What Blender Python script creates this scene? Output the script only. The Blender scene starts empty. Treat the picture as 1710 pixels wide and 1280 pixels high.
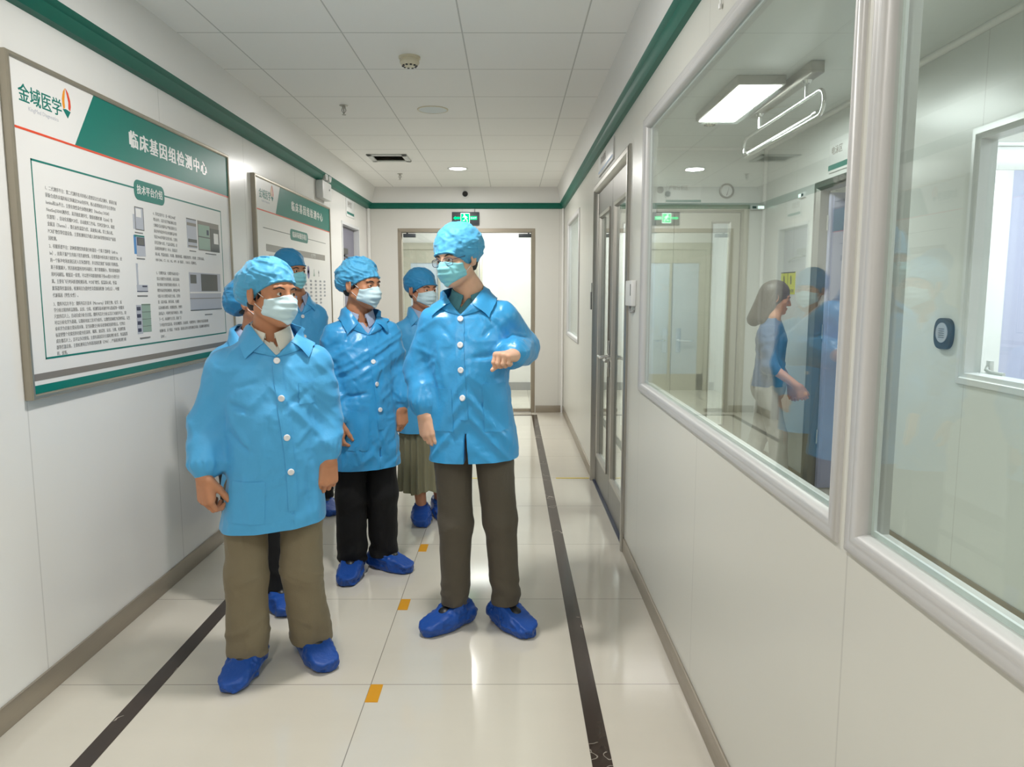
import bpy, bmesh, math, random
import numpy as np
from mathutils import Vector, Matrix, Euler
PI = math.pi
S = bpy.context.scene
COL = S.collection
# ------------------------------------------------------------------ camera, world, exposure, lights
cam_d = bpy.data.cameras.new('camera'); cam = bpy.data.objects.new('camera', cam_d); COL.objects.link(cam)
FPX = 1240.0
cam_d.sensor_width = 36.0; cam_d.lens = FPX/1710*36; cam_d.clip_start = .02
PITCH = math.atan((640-487)/FPX); YAW = math.atan(3/FPX)
cam.location = (0, 0, 1.5); cam.rotation_euler = (PI/2-PITCH, 0, -YAW)
S.camera = cam
S.view_settings.view_transform = 'Standard'; S.view_settings.look = 'None'
S.view_settings.gamma = 1; S.view_settings.use_curve_mapping = False
S.view_settings.exposure = 0.38
S.cycles.max_bounces = 10; S.cycles.diffuse_bounces = 5; S.cycles.glossy_bounces = 5; S.cycles.transparent_max_bounces = 16
S.cycles.caustics_reflective = False; S.cycles.caustics_refractive = False
S.cycles.sample_clamp_indirect = 4.0
w = bpy.data.worlds.new('world'); S.world = w; w.use_nodes = True
w.node_tree.nodes['Background'].inputs[0].default_value = (.85, .9, 1, 1)
w.node_tree.nodes['Background'].inputs[1].default_value = 0.15
def area(name, loc, size, power, shape='DISK', col=(1, .985, .95), size_y=None, rot=(0, 0, 0)):
    l = bpy.data.lights.new(name, 'AREA'); l.shape = shape; l.size = size; l.energy = power; l.color = col
    if size_y: l.size_y = size_y
    o = bpy.data.objects.new(name, l); COL.objects.link(o); o.location = loc; o.rotation_euler = rot
    return o
LAMP_X = -.535
LAMPS = [(7.8, 30), (2.85, 24), (.35, 18), (-2.1, 14)]
for y, p in LAMPS: area('downlight_glow', (LAMP_X, y, 2.738), .17, p)
area('room_panel_glow', (1.48, 5.05, 2.69), .26, 24, 'RECTANGLE', (.95, 1, .98), .9)
area('room_panel_glow', (1.48, 1.2, 2.69), .26, 15, 'RECTANGLE', (.95, 1, .98), 1.1)
area('side_room_glow', (3.6, 3.6, 2.70), .9, 55, 'RECTANGLE', (.93, .93, 1), .9)  # added light for the side room, its source unseen
area('lobby_glow', (-.3, 10.3, 2.70), .6, 30, 'RECTANGLE', (.98, 1, .97), .6)
area('back_room_glow', (1.4, 7.9, 2.70), .6, 35, 'RECTANGLE', (.9, .95, 1), .6)  # added light to brighten the room behind the end door, source unseen

# ------------------------------------------------------------------ helpers
def tag(o, label=None, cat=None, group=None, kind=None):
    if label: o['label'] = label
    if cat: o['category'] = cat
    if group: o['group'] = group
    if kind: o['kind'] = kind
    return o
def empty(name, loc, label=None, cat=None, group=None):
    o = bpy.data.objects.new(name, None); COL.objects.link(o); o.location = loc; o.empty_display_size = .1
    return tag(o, label, cat, group)
def link(name, me, mats=(), parent=None, label=None, smooth=False):
    o = bpy.data.objects.new(name, me); COL.objects.link(o)
    for m in (mats if isinstance(mats, (list, tuple)) else [mats]): me.materials.append(m)
    if smooth: me.polygons.foreach_set('use_smooth', [True]*len(me.polygons)); me.update()
    if parent is not None:
        o.parent = parent
        if parent.parent is None: o.matrix_parent_inverse = Matrix.Translation(-Vector(parent.location))
    if label: o['label'] = label
    return o
class MB:
    """collects shapes into one mesh (world coordinates)"""
    def __init__(s): s.v = []; s.f = []; s.mi = []; s.cur = 0
    def add(s, vs, fs):
        b = len(s.v); s.v += [tuple(v) for v in vs]; s.f += [tuple(i+b for i in f) for f in fs]; s.mi += [s.cur]*len(fs)
    def box(s, x0, x1, y0, y1, z0, z1):
        x0, x1 = min(x0, x1), max(x0, x1); y0, y1 = min(y0, y1), max(y0, y1); z0, z1 = min(z0, z1), max(z0, z1)
        v = [(x, y, z) for x in (x0, x1) for y in (y0, y1) for z in (z0, z1)]
        s.add(v, [(0, 1, 3, 2), (4, 6, 7, 5), (0, 4, 5, 1), (2, 3, 7, 6), (0, 2, 6, 4), (1, 5, 7, 3)])
    def cyl(s, c, r, h, axis='z', n=24, r2=None, caps=True):
        r2 = r if r2 is None else r2
        A = {'z': ((1, 0, 0), (0, 1, 0), (0, 0, 1)), 'x': ((0, 1, 0), (0, 0, 1), (1, 0, 0)), 'y': ((0, 0, 1), (1, 0, 0), (0, 1, 0))}[axis]
        u, v, t = map(Vector, A); c = Vector(c); vs = []
        for k, (hh, rr) in enumerate(((0, r), (h, r2))):
            for i in range(n):
                a = 2*PI*i/n; vs.append(c+t*hh+u*rr*math.cos(a)+v*rr*math.sin(a))
        fs = [(i, (i+1) % n, n+(i+1) % n, n+i) for i in range(n)]
        if caps: fs += [tuple(range(n))[::-1], tuple(range(n, 2*n))]
        s.add(vs, fs)
    def lathe(s, c, prof, n=24, axis='z'):
        A = {'z': ((1, 0, 0), (0, 1, 0), (0, 0, 1)), 'x': ((0, 1, 0), (0, 0, 1), (1, 0, 0)), 'y': ((0, 0, 1), (1, 0, 0), (0, 1, 0))}[axis]
        u, v, t = map(Vector, A); c = Vector(c); vs = []; m = len(prof)
        for (r, h) in prof:
            for i in range(n):
                a = 2*PI*i/n; vs.append(c+t*h+u*r*math.cos(a)+v*r*math.sin(a))
        fs = [(k*n+i, k*n+(i+1) % n, (k+1)*n+(i+1) % n, (k+1)*n+i) for k in range(m-1) for i in range(n)]
        fs += [tuple(range(n))[::-1], tuple(range((m-1)*n, m*n))]
        s.add(vs, fs)
    def tube(s, pts, r, n=10, closed=False):
        P = [Vector(p) for p in pts]; m = len(P); vs = []; prev = None
        rr = r if isinstance(r, (list, tuple)) else [r]*m
        for i, p in enumerate(P):
            if closed: t = P[(i+1) % m]-P[i-1]
            else: t = P[min(i+1, m-1)]-P[max(i-1, 0)]
            t.normalize()
            if prev is None:
                a = Vector((0, 0, 1)) if abs(t.z) < .9 else Vector((1, 0, 0)); u = t.cross(a).normalized()
            else: u = (prev-t*prev.dot(t)).normalized()
            prev = u; v = t.cross(u)
            for k in range(n):
                a = 2*PI*k/n; vs.append(p+(u*math.cos(a)+v*math.sin(a))*rr[i])
        fs = [(i*n+k, i*n+(k+1) % n, ((i+1) % m)*n+(k+1) % n, ((i+1) % m)*n+k) for i in range(m if closed else m-1) for k in range(n)]
        if not closed: fs += [tuple(range(n))[::-1], tuple(range((m-1)*n, m*n))]
        s.add(vs, fs)
    def prism(s, pts, d):
        """polygon points extruded by vector d"""
        n = len(pts); d = Vector(d); vs = [Vector(p) for p in pts]+[Vector(p)+d for p in pts]
        s.add(vs, [tuple(range(n))[::-1], tuple(range(n, 2*n))]+[(i, (i+1) % n, n+(i+1) % n, n+i) for i in range(n)])
    def mesh(s, name, bevel=0, seg=2, fix=True):
        me = bpy.data.meshes.new(name); me.from_pydata(s.v, [], s.f); me.polygons.foreach_set('material_index', s.mi)
        bm = bmesh.new(); bm.from_mesh(me)
        if fix: bmesh.ops.recalc_face_normals(bm, faces=bm.faces[:])
        if bevel:
            es = [e for e in bm.edges if len(e.link_faces) == 2 and e.calc_face_angle(0) > .7]
            bmesh.ops.bevel(bm, geom=es, offset=bevel, segments=seg, profile=.5, affect='EDGES', clamp_overlap=True)
        bm.to_mesh(me); bm.free(); me.update()
        return me
    def build(s, name, mats, parent=None, label=None, bevel=0, smooth=False, seg=2, ang=None):
        me = s.mesh(name, bevel, seg); o = link(name, me, mats, parent, label)
        if smooth or bevel:
            me.polygons.foreach_set('use_smooth', [True]*len(me.polygons))
            try: me.set_sharp_from_angle(angle=ang or .7)
            except Exception: pass
        return o
def structure(o): o['kind'] = 'structure'; return o

# ------------------------------------------------------------------ materials
def mat(name, col=(.8, .8, .8), rough=.5, metal=0., spec=.5, **k):
    m = bpy.data.materials.new(name); m.use_nodes = True
    b = m.node_tree.nodes['Principled BSDF']
    b.inputs['Base Color'].default_value = (*col, 1); b.inputs['Roughness'].default_value = rough
    b.inputs['Metallic'].default_value = metal; b.inputs['Specular IOR Level'].default_value = spec
    for kk, v in k.items():
        b.inputs[kk.replace('_', ' ')].default_value = v if not isinstance(v, tuple) else (*v, 1)
    return m
def srgb(r, g, b):
    f = lambda c: ((c/255+.055)/1.055)**2.4 if c/255 > .04045 else c/255/12.92
    return (f(r), f(g), f(b))
def nodes(m): return m.node_tree.nodes, m.node_tree.links, m.node_tree.nodes['Principled BSDF']
def N(m, t, **k):
    n = m.node_tree.nodes.new(t)
    for a, v in k.items(): setattr(n, a, v)
    return n
def mth(m, op, a, b=None, c=None):
    n = N(m, 'ShaderNodeMath', operation=op)
    for i, v in enumerate((a, b, c)):
        if v is None: continue
        if isinstance(v, (int, float)): n.inputs[i].default_value = v
        else: m.node_tree.links.new(v, n.inputs[i])
    return n.outputs[0]
def gridline(m, coord, off, sp, wd):
    f = mth(m, 'FRACT', mth(m, 'DIVIDE', mth(m, 'SUBTRACT', coord, off), sp))
    d = mth(m, 'ABSOLUTE', mth(m, 'SUBTRACT', f, .5))
    return mth(m, 'GREATER_THAN', d, .5-wd/2/sp)
def mixc(m, fac, a, b):
    n = N(m, 'ShaderNodeMix', data_type='RGBA'); L = m.node_tree.links
    if isinstance(fac, (int, float)): n.inputs[0].default_value = fac
    else: L.new(fac, n.inputs[0])
    for i, v in ((6, a), (7, b)):
        if isinstance(v, tuple): n.inputs[i].default_value = (*v, 1)
        else: L.new(v, n.inputs[i])
    return n.outputs[2]
def xyz(m):
    g = N(m, 'ShaderNodeNewGeometry'); s = N(m, 'ShaderNodeSeparateXYZ'); m.node_tree.links.new(g.outputs['Position'], s.inputs[0])
    return g.outputs['Position'], s.outputs
def noise(m, scale, detail=3, vec=None, stretch=None, rough=.5):
    n = N(m, 'ShaderNodeTexNoise'); n.inputs['Scale'].default_value = scale; n.inputs['Detail'].default_value = detail; n.inputs['Roughness'].default_value = rough
    g = N(m, 'ShaderNodeNewGeometry') if vec is None else None
    v = g.outputs['Position'] if g else vec
    if stretch:
        mp = N(m, 'ShaderNodeMapping'); mp.inputs['Scale'].default_value = stretch; m.node_tree.links.new(v, mp.inputs[0]); v = mp.outputs[0]
    m.node_tree.links.new(v, n.inputs['Vector'])
    return n.outputs['Fac']
def bump(m, h, dist=.002, strength=1):
    n = N(m, 'ShaderNodeBump'); n.inputs['Distance'].default_value = dist; n.inputs['Strength'].default_value = strength
    m.node_tree.links.new(h, n.inputs['Height']); return n.outputs[0]
def setcol(m, s): m.node_tree.links.new(s, m.node_tree.nodes['Principled BSDF'].inputs['Base Color'])

def wall_mat(name, col, off, sp, axis, rough=.32):
    m = mat(name, col, rough, spec=.45); p, q = xyz(m)
    g = gridline(m, q[axis], off, sp, .006)
    nn = noise(m, 1.2, 3)
    c = mixc(m, mth(m, 'MULTIPLY', nn, .12), col, tuple(x*.82 for x in col))
    setcol(m, mixc(m, mth(m, 'MULTIPLY', g, .35), c, (.35, .34, .32)))
    wav = noise(m, 3.0, 2, stretch=(1, 1, .25))
    h = mth(m, 'SUBTRACT', mth(m, 'MULTIPLY', wav, .6), g)
    m.node_tree.links.new(bump(m, h, .0025, .35), m.node_tree.nodes['Principled BSDF'].inputs['Normal'])
    return m
WC = (.70, .685, .645)
M = {}
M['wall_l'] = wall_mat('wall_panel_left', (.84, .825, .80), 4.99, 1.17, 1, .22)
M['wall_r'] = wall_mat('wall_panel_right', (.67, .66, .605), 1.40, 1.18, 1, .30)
M['wall_b'] = wall_mat('wall_panel_back', WC, .60, 1.18, 0)
M['wall_room'] = wall_mat('wall_panel_room', (.70, .71, .69), 3.70, 1.18, 1, .28)
M['cove'] = mat('cove_white', (.78, .77, .75), .4)
m = M['ceil'] = mat('ceiling_tile', (.62, .62, .59), .6); p, q = xyz(m)
g = mth(m, 'MAXIMUM', gridline(m, q[0], -1.403, .585, .007), gridline(m, q[1], 3.795, .597, .008))
nn = noise(m, 260, 2)
setcol(m, mixc(m, mth(m, 'MULTIPLY', g, .5), mixc(m, mth(m, 'MULTIPLY', nn, .12), (.92, .91, .885), (.82, .82, .79)), (.22, .22, .20)))
m.node_tree.links.new(bump(m, mth(m, 'SUBTRACT', mth(m, 'MULTIPLY', nn, .25), g), .002, .5), nodes(m)[2].inputs['Normal'])
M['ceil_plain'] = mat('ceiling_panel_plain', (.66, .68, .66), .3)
m = M['floor'] = mat('polished_floor_tile', (.62, .58, .50), .13, spec=.5); p, q = xyz(m)
g = mth(m, 'MAXIMUM', gridline(m, q[0], -.537, .8, .0035), gridline(m, q[1], 2.698, .8, .0035))
cl = noise(m, 2.2, 6, stretch=(.5, 2.5, 1), rough=.6)
tl = N(m, 'ShaderNodeTexWhiteNoise', noise_dimensions='2D')
cmb = N(m, 'ShaderNodeCombineXYZ')
m.node_tree.links.new(mth(m, 'FLOOR', mth(m, 'DIVIDE', mth(m, 'SUBTRACT', q[0], -.537), .8)), cmb.inputs[0])
m.node_tree.links.new(mth(m, 'FLOOR', mth(m, 'DIVIDE', mth(m, 'SUBTRACT', q[1], 2.698), .8)), cmb.inputs[1])
m.node_tree.links.new(cmb.outputs[0], tl.inputs[0])
c = mixc(m, cl, (.70, .645, .555), (.63, .585, .505))
c = mixc(m, mth(m, 'MULTIPLY', tl.outputs[0], .25), c, (.56, .53, .46))
setcol(m, mixc(m, mth(m, 'MULTIPLY', g, .75), c, (.16, .14, .11)))
m.node_tree.links.new(mth(m, 'ADD', mth(m, 'MULTIPLY', cl, .06), .07), nodes(m)[2].inputs['Roughness'])
m.node_tree.links.new(bump(m, mth(m, 'SUBTRACT', 1, g), .001, .25), nodes(m)[2].inputs['Normal'])
m = M['marble'] = mat('black_marble', (.03, .02, .016), .12)
vz = N(m, 'ShaderNodeTexVoronoi', feature='DISTANCE_TO_EDGE'); vz.inputs['Scale'].default_value = 3.2
mp = N(m, 'ShaderNodeMapping'); mp.inputs['Scale'].default_value = (2.2, 1.0, 1); gg = N(m, 'ShaderNodeNewGeometry')
nz = N(m, 'ShaderNodeTexNoise'); nz.inputs['Scale'].default_value = 9
m.node_tree.links.new(gg.outputs['Position'], nz.inputs['Vector'])
va = N(m, 'ShaderNodeVectorMath', operation='MULTIPLY_ADD'); m.node_tree.links.new(nz.outputs['Color'], va.inputs[0]); va.inputs[1].default_value = (.25, .25, .25)
m.node_tree.links.new(gg.outputs['Position'], va.inputs[2]); m.node_tree.links.new(va.outputs[0], mp.inputs[0]); m.node_tree.links.new(mp.outputs[0], vz.inputs['Vector'])
vein = mth(m, 'LESS_THAN', vz.outputs['Distance'], .012)
msk = mth(m, 'GREATER_THAN', noise(m, 2.6, 2), .56)
setcol(m, mixc(m, mth(m, 'MULTIPLY', mth(m, 'MULTIPLY', vein, msk), .7), mixc(m, noise(m, 6, 4), (.022, .014, .012), (.06, .04, .03)), (.45, .40, .34)))
M['green'] = mat('green_trim', srgb(0, 98, 82), .42, spec=.3)
def steel(name, col, rough, metal=.75, st=(1, 1, 30)):
    m = mat(name, col, rough, metal); n = noise(m, 8, 2, stretch=st)
    m.node_tree.links.new(mth(m, 'ADD', mth(m, 'MULTIPLY', n, .2), rough-.1), nodes(m)[2].inputs['Roughness']); return m
M['base'] = steel('baseboard_steel', (.40, .35, .285), .38, .65, (30, 1, 30))
M['steel'] = steel('brushed_steel', (.47, .45, .41), .32, .8, (30, 30, 1))
M['steel_d'] = steel('dark_steel', (.25, .24, .22), .35, .7, (30, 30, 1))
M['chrome'] = mat('chrome', (.75, .75, .75), .12, 1)
M['alu'] = mat('window_aluminium', (.58, .57, .56), .42, .15)
M['alu_w'] = mat('white_aluminium', (.74, .75, .76), .35, .1)
M['bframe'] = steel('board_frame', (.40, .36, .29), .35, .7, (3, 3, 3))
M['white'] = mat('white_plastic', (.78, .78, .77), .35)
M['cream'] = mat('cream_plastic', (.72, .66, .50), .45)
M['print'] = mat('print_white', (.80, .78, .76), .28)
M['p_green'] = mat('print_green', srgb(0, 116, 104), .34, spec=.28)
M['p_red'] = mat('print_red', srgb(222, 74, 40), .3)
M['p_grey'] = mat('print_grey', srgb(128, 120, 112), .3)
M['p_text'] = mat('print_text', (.17, .165, .16), .4)
M['p_orange'] = mat('print_orange', srgb(235, 150, 30), .3)
M['p_blue'] = mat('print_blue', srgb(60, 130, 190), .3)
M['p_navy'] = mat('print_navy', srgb(40, 45, 75), .3)
M['p_lgrey'] = mat('print_light_grey', srgb(178, 180, 190), .3)
M['p_dgrey'] = mat('print_dark_grey', srgb(85, 85, 82), .3)
M['p_mint'] = mat('print_mint', srgb(140, 165, 150), .3)
M['p_purple'] = mat('print_purple', srgb(110, 100, 160), .3)
M['black'] = mat('black_plastic', (.012, .012, .013), .3)
M['dkgrey'] = mat('dark_grey_plastic', (.06, .07, .08), .4)
M['grey'] = mat('grey_plastic', (.32, .32, .32), .4)
M['tape'] = mat('floor_tape', srgb(214, 150, 20), .45)
M['tape_y'] = mat('yellow_tape', srgb(215, 190, 60), .4)
M['navy'] = mat('navy_sill', (.012, .02, .06), .35)
M['yellow'] = mat('yellow_sign', srgb(215, 215, 50), .4)
M['lav'] = mat('uv_tinted_panel', srgb(176, 178, 205), .3)  # lavender is the bluish tint of UV light put into the panel colour
M['lav_d'] = mat('lavender_grey', srgb(120, 118, 135), .4)
M['beige'] = mat('beige_steel', (.52, .50, .42), .35, .3)
M['blueglass'] = mat('frosted_glass', (.50, .58, .66), .3)
def emis(name, col, s):
    m = bpy.data.materials.new(name); m.use_nodes = True; nt = m.node_tree; nt.nodes.clear()
    e = nt.nodes.new('ShaderNodeEmission'); o = nt.nodes.new('ShaderNodeOutputMaterial')
    e.inputs[0].default_value = (*col, 1); e.inputs[1].default_value = s; nt.links.new(e.outputs[0], o.inputs[0]); return m
M['lit'] = emis('lamp_diffuser', (1, .99, .96), 6)
M['lit_soft'] = emis('led_panel', (.95, 1, .98), 5)
M['e_green'] = emis('sign_green', (.0, .75, .25), 1.4)
M['e_white'] = emis('sign_white', (.75, 1, .85), 1.6)
def glass_mat(name, tint=(.93, .97, .95), ior=1.5, rough=0.0):
    m = bpy.data.materials.new(name); m.use_nodes = True; nt = m.node_tree; nt.nodes.clear(); L = nt.links
    o = nt.nodes.new('ShaderNodeOutputMaterial'); t = nt.nodes.new('ShaderNodeBsdfTransparent'); g = nt.nodes.new('ShaderNodeBsdfGlossy'); mx = nt.nodes.new('ShaderNodeMixShader')
    f = nt.nodes.new('ShaderNodeFresnel'); ge = nt.nodes.new('ShaderNodeNewGeometry')
    t.inputs[0].default_value = (*tint, 1); g.inputs['Roughness'].default_value = rough; g.inputs[0].default_value = (.97, 1, .99, 1)
    mp = nt.nodes.new('ShaderNodeMapRange'); mp.inputs['To Min'].default_value = ior; mp.inputs['To Max'].default_value = 1/ior
    L.new(ge.outputs['Backfacing'], mp.inputs['Value']); L.new(mp.outputs[0], f.inputs['IOR']); L.new(f.outputs[0], mx.inputs[0])
    L.new(t.outputs[0], mx.inputs[1]); L.new(g.outputs[0], mx.inputs[2]); L.new(mx.outputs[0], o.inputs[0]); return m
M['glass'] = glass_mat('window_glass')
M['glass2'] = glass_mat('window_glass_matt', (.93, .97, .95), 1.28)
M['glass_d'] = glass_mat('door_glass', (.96, .98, .97))

# text: font curves turned into mesh; axes give reading direction, up, facing
AX = {'L': ((0, 1, 0), (0, 0, 1), (1, 0, 0)), 'R': ((0, -1, 0), (0, 0, 1), (-1, 0, 0)), 'B': ((1, 0, 0), (0, 0, 1), (0, -1, 0))}
def text(name, body, size, loc, side, m, parent=None, width=None, align='LEFT', bold=0, line=1.0, sx=1.0, thick=0.0008, space=1.0):
    cu = bpy.data.curves.new(name, 'FONT'); cu.body = body; cu.size = size; cu.align_x = align; cu.resolution_u = 2
    cu.space_line = line; cu.space_character = space; cu.extrude = thick
    o = bpy.data.objects.new(name, cu); COL.objects.link(o)
    dg = bpy.context.evaluated_depsgraph_get(); me = bpy.data.meshes.new_from_object(o.evaluated_get(dg))
    COL.objects.unlink(o); bpy.data.objects.remove(o); bpy.data.curves.remove(cu)
    me.materials.clear()
    if bold:
        bm = bmesh.new()
        for dx, dy in ((-bold, 0), (bold, 0), (0, bold*.6)):
            me2 = me.copy(); me2.transform(Matrix.Translation((dx, dy, dx*.02))); bm.from_mesh(me2); bpy.data.meshes.remove(me2)
        bm.to_mesh(me); bm.free()
    xs = [v.co.x for v in me.vertices]
    k = sx if width is None or not xs else width/(max(xs)-min(xs))
    a = AX[side]
    R = Matrix((a[0], a[1], a[2])).transposed().to_4x4()
    me.transform(Matrix.Translation(Vector(loc)) @ R @ Matrix.Diagonal((k, 1, 1, 1)))
    return link(name, me, m, parent)
def flat(side, base, u0, u1, z0, z1, t=.001):
    """thin plate on a wall: base = coordinate of its back face"""
    b = MB()
    if side == 'L': b.box(base, base+t, u0, u1, z0, z1)
    elif side == 'R': b.box(base-t, base, u0, u1, z0, z1)
    else: b.box(u0, u1, base-t, base, z0, z1)
    return b
def cells(a0, a1, z0, z1, holes):
    A = sorted({a0, a1, *[h[0] for h in holes], *[h[1] for h in holes]}); Z = sorted({z0, z1, *[h[2] for h in holes], *[h[3] for h in holes]})
    A = [a for a in A if a0 <= a <= a1]; Z = [z for z in Z if z0 <= z <= z1]; out = []
    for i in range(len(A)-1):
        for j in range(len(Z)-1):
            ca, cz = (A[i]+A[i+1])/2, (Z[j]+Z[j+1])/2
            if any(h[0] < ca < h[1] and h[2] < cz < h[3] for h in holes): continue
            out.append((A[i], A[i+1], Z[j], Z[j+1]))
    return out
def wallY(name, x0, x1, a0, a1, z0, z1, holes, m):   # wall running along Y
    b = MB()
    for c in cells(a0, a1, z0, z1, holes): b.box(x0, x1, c[0], c[1], c[2], c[3])
    return structure(b.build(name, m))
def wallX(name, y0, y1, a0, a1, z0, z1, holes, m):
    b = MB()
    for c in cells(a0, a1, z0, z1, holes): b.box(c[0], c[1], y0, y1, c[2], c[3])
    return structure(b.build(name, m))
def ring(b, a0, a1, z0, z1, prof, face, axis='Y', bottom=True):
    """mitred frame: prof = [(inset, offset)...] closed loop; face(offset, a, z) -> point"""
    n = len(prof); vs = []
    for ins, off in prof:
        for (a, z) in ((a0+ins, z0+ins), (a1-ins, z0+ins), (a1-ins, z1-ins), (a0+ins, z1-ins)):
            if not bottom and z == z0+ins: z = z0
            vs.append(face(off, a, z))
    fs = []
    for i in range(n):
        j = (i+1) % n
        for k in range(4):
            if not bottom and k == 0: continue
            l = (k+1) % 4; fs.append((i*4+k, i*4+l, j*4+l, j*4+k))
    b.add(vs, fs)

# ------------------------------------------------------------------ room shell
XL, XR, XR2, XS, YB = -1.74, .66, .714, 2.28, 9.2
b = MB(); b.box(-1.8, 5.4, -5, 12, -.06, 0); structure(b.build('floor', M['floor']))
b = MB()
b.box(.262, .328, -5, 9.02, -.01, .0012); b.box(-1.402, -1.337, -5, 9.02, -.01, .0012); b.box(-1.337, .262, 8.955, 9.02, -.01, .0012)
structure(b.build('trim_1', M['marble']))
b = MB(); b.box(-1.63, .58, -5, 9.14, 2.75, 2.80); structure(b.build('ceiling', M['ceil']))
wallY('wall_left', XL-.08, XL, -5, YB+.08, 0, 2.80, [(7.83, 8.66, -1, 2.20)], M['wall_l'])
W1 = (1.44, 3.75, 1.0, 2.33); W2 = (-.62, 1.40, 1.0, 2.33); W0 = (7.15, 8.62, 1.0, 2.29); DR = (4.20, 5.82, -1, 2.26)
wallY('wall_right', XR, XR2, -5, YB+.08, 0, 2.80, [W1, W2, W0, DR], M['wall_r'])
DB = (-1.37, .305, -1, 2.265)
wallX('wall_back', YB, YB+.08, XL, XR, 0, 2.80, [DB], M['wall_b'])
b = MB(); b.box(XL, XR, -5.08, -5, 0, 2.8); structure(b.build('wall_front', M['wall_b']))
# cove between wall and ceiling
b = MB()
def strip(pts, y0, y1): b.add([(x, y, z) for (x, z) in pts for y in (y0, y1)], [(2*i, 2*i+1, 2*i+3, 2*i+2) for i in range(len(pts)-1)])
cv = [(0.075, 2.562), (.082, 2.60), (.092, 2.65), (.106, 2.70), (.122, 2.752)]
b.add([(XL+d, y, z) for d, z in cv for y in (-5, YB)], [(2*i, 2*i+1, 2*i+3, 2*i+2) for i in range(4)])
b.add([(XR-d*.78, y, z) for d, z in cv for y in (-5, YB)], [(2*i, 2*i+1, 2*i+3, 2*i+2) for i in range(4)])
b.add([(x, YB-d*.6, z) for d, z in cv for x in (XL, XR)], [(2*i, 2*i+1, 2*i+3, 2*i+2) for i in range(4)])
b.box(XL, XL+.03, -5, YB, 2.56, 2.75)
structure(b.build('trim_2', M['cove'], smooth=True, ang=1.2))
# green moulding: lower convex band and a recessed upper band
b = MB(); gp = [(0, 2.497), (.03, 2.503), (.050, 2.522), (.056, 2.540), (.057, 2.542), (.068, 2.548), (.078, 2.562), (.0, 2.575)]
def sweep(f):
    n = len(gp); vs = []
    for d, z in gp: vs += f(d, z)
    b.add(vs, [(2*i, 2*((i+1) % n), 2*((i+1) % n)+1, 2*i+1) for i in range(n)])
sweep(lambda d, z: [(XL+d, -5, z), (XL+d, YB-d*.7, z)])
sweep(lambda d, z: [(XR-d*.78, -5, z), (XR-d*.78, YB-d*.7, z)])
sweep(lambda d, z: [(XL+d, YB-d*.7, z), (XR-d*.78, YB-d*.7, z)])
structure(b.build('trim_3', M['green'], smooth=True, ang=.5))
# baseboards
def bb(name, f, segs):
    b = MB()
    for s0, s1 in segs: f(b, s0, s1)
    return structure(b.build(name, M['base'], bevel=.003))
bb('baseboard_left', lambda b, s0, s1: b.box(XL-.001, XL+.010, s0, s1, 0, .092), [(-5, 7.80), (8.69, YB)])
bb('baseboard_right', lambda b, s0, s1: b.box(XR-.010, XR+.001, s0, s1, 0, .088), [(-5, 4.155), (5.865, YB)])
bb('baseboard_back', lambda b, s0, s1: b.box(s0, s1, YB-.010, YB+.001, 0, .088), [(XL, -1.38), (.315, XR)])
# corner mouldings of the corridor
b = MB(); b.cyl((XL+.02, YB-.02, 0), .022, 2.5, n=12); b.cyl((XR-.015, YB-.015, 0), .016, 2.5, n=12); structure(b.build('trim_4', M['cove'], smooth=True))
# room behind the right wall
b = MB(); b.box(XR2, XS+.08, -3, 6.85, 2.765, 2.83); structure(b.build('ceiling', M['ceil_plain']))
RW = (2.35, 3.76, 1.04, 2.29); RD = (4.62, 5.62, -1, 2.26)
wallY('wall_room_side', XS, XS+.08, -3, 6.85, 0, 2.80, [RW, RD], M['wall_room'])
RB = (.86, 2.10, -1, 2.235)
wallX('wall_room_end', 6.77, 6.85, XR2, XS, 0, 2.80, [RB], M['wall_room'])
wallX('wall_room_front', -3.08, -3, XR2, XS, 0, 2.80, [], M['wall_room'])
b = MB(); b.cyl((XS-.012, 6.758, .03), .02, 2.72, n=14); b.tube([(XS-.01, -3, 2.757), (XS-.01, 6.77, 2.757)], .022, 12); b.tube([(XR2, 6.76, 2.757), (XS, 6.76, 2.757)], .018, 12)
structure(b.build('trim_5', M['cove'], smooth=True))
b = MB(); b.box(XS-.01, XS, 5.66, 6.77, 0, .085); b.box(XS-.01, XS, -3, 4.58, 0, .085); b.box(2.13, XS, 6.76, 6.77, 0, .085); structure(b.build('baseboard_room', M['base'], bevel=.002))
# rooms beyond: side room, lobby, room behind the end door, store behind the left door
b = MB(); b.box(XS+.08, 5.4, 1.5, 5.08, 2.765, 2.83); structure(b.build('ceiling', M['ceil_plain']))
SD = (3.22, 4.35, -1, 2.42)
wallX('wall_side_room_end', 5.0, 5.08, XS+.08, 5.4, 0, 2.8, [], M['cove'])
wallY('wall_side_room_far', 5.4, 5.48, -3, 9, 0, 2.8, [], M['cove'])
wallX('wall_side_room_front', 1.42, 1.5, XS+.08, 5.4, 0, 2.8, [], M['cove'])
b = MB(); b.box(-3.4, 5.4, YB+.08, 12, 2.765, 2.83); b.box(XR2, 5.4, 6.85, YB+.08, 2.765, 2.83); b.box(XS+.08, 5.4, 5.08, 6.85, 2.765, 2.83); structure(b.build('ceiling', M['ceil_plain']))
wallX('wall_lobby_end', 11.35, 11.43, -3.4, 5.4, 0, 2.8, [], M['cove'])
wallY('wall_lobby_left', -1.86, -1.78, YB+.08, 11.35, 0, 2.8, [], M['cove'])
wallY('wall_lobby_right', XR, XR+.08, YB+.08, 11.35, 0, 2.8, [], M['cove'])
wallX('wall_inner_end', 9.0, 9.08, XR2, 5.4, 0, 2.8, [], M['cove'])
b = MB(); b.box(-1.78, .66, 11.335, 11.35, 0, .12); structure(b.build('baseboard_lobby', M['grey']))
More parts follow.
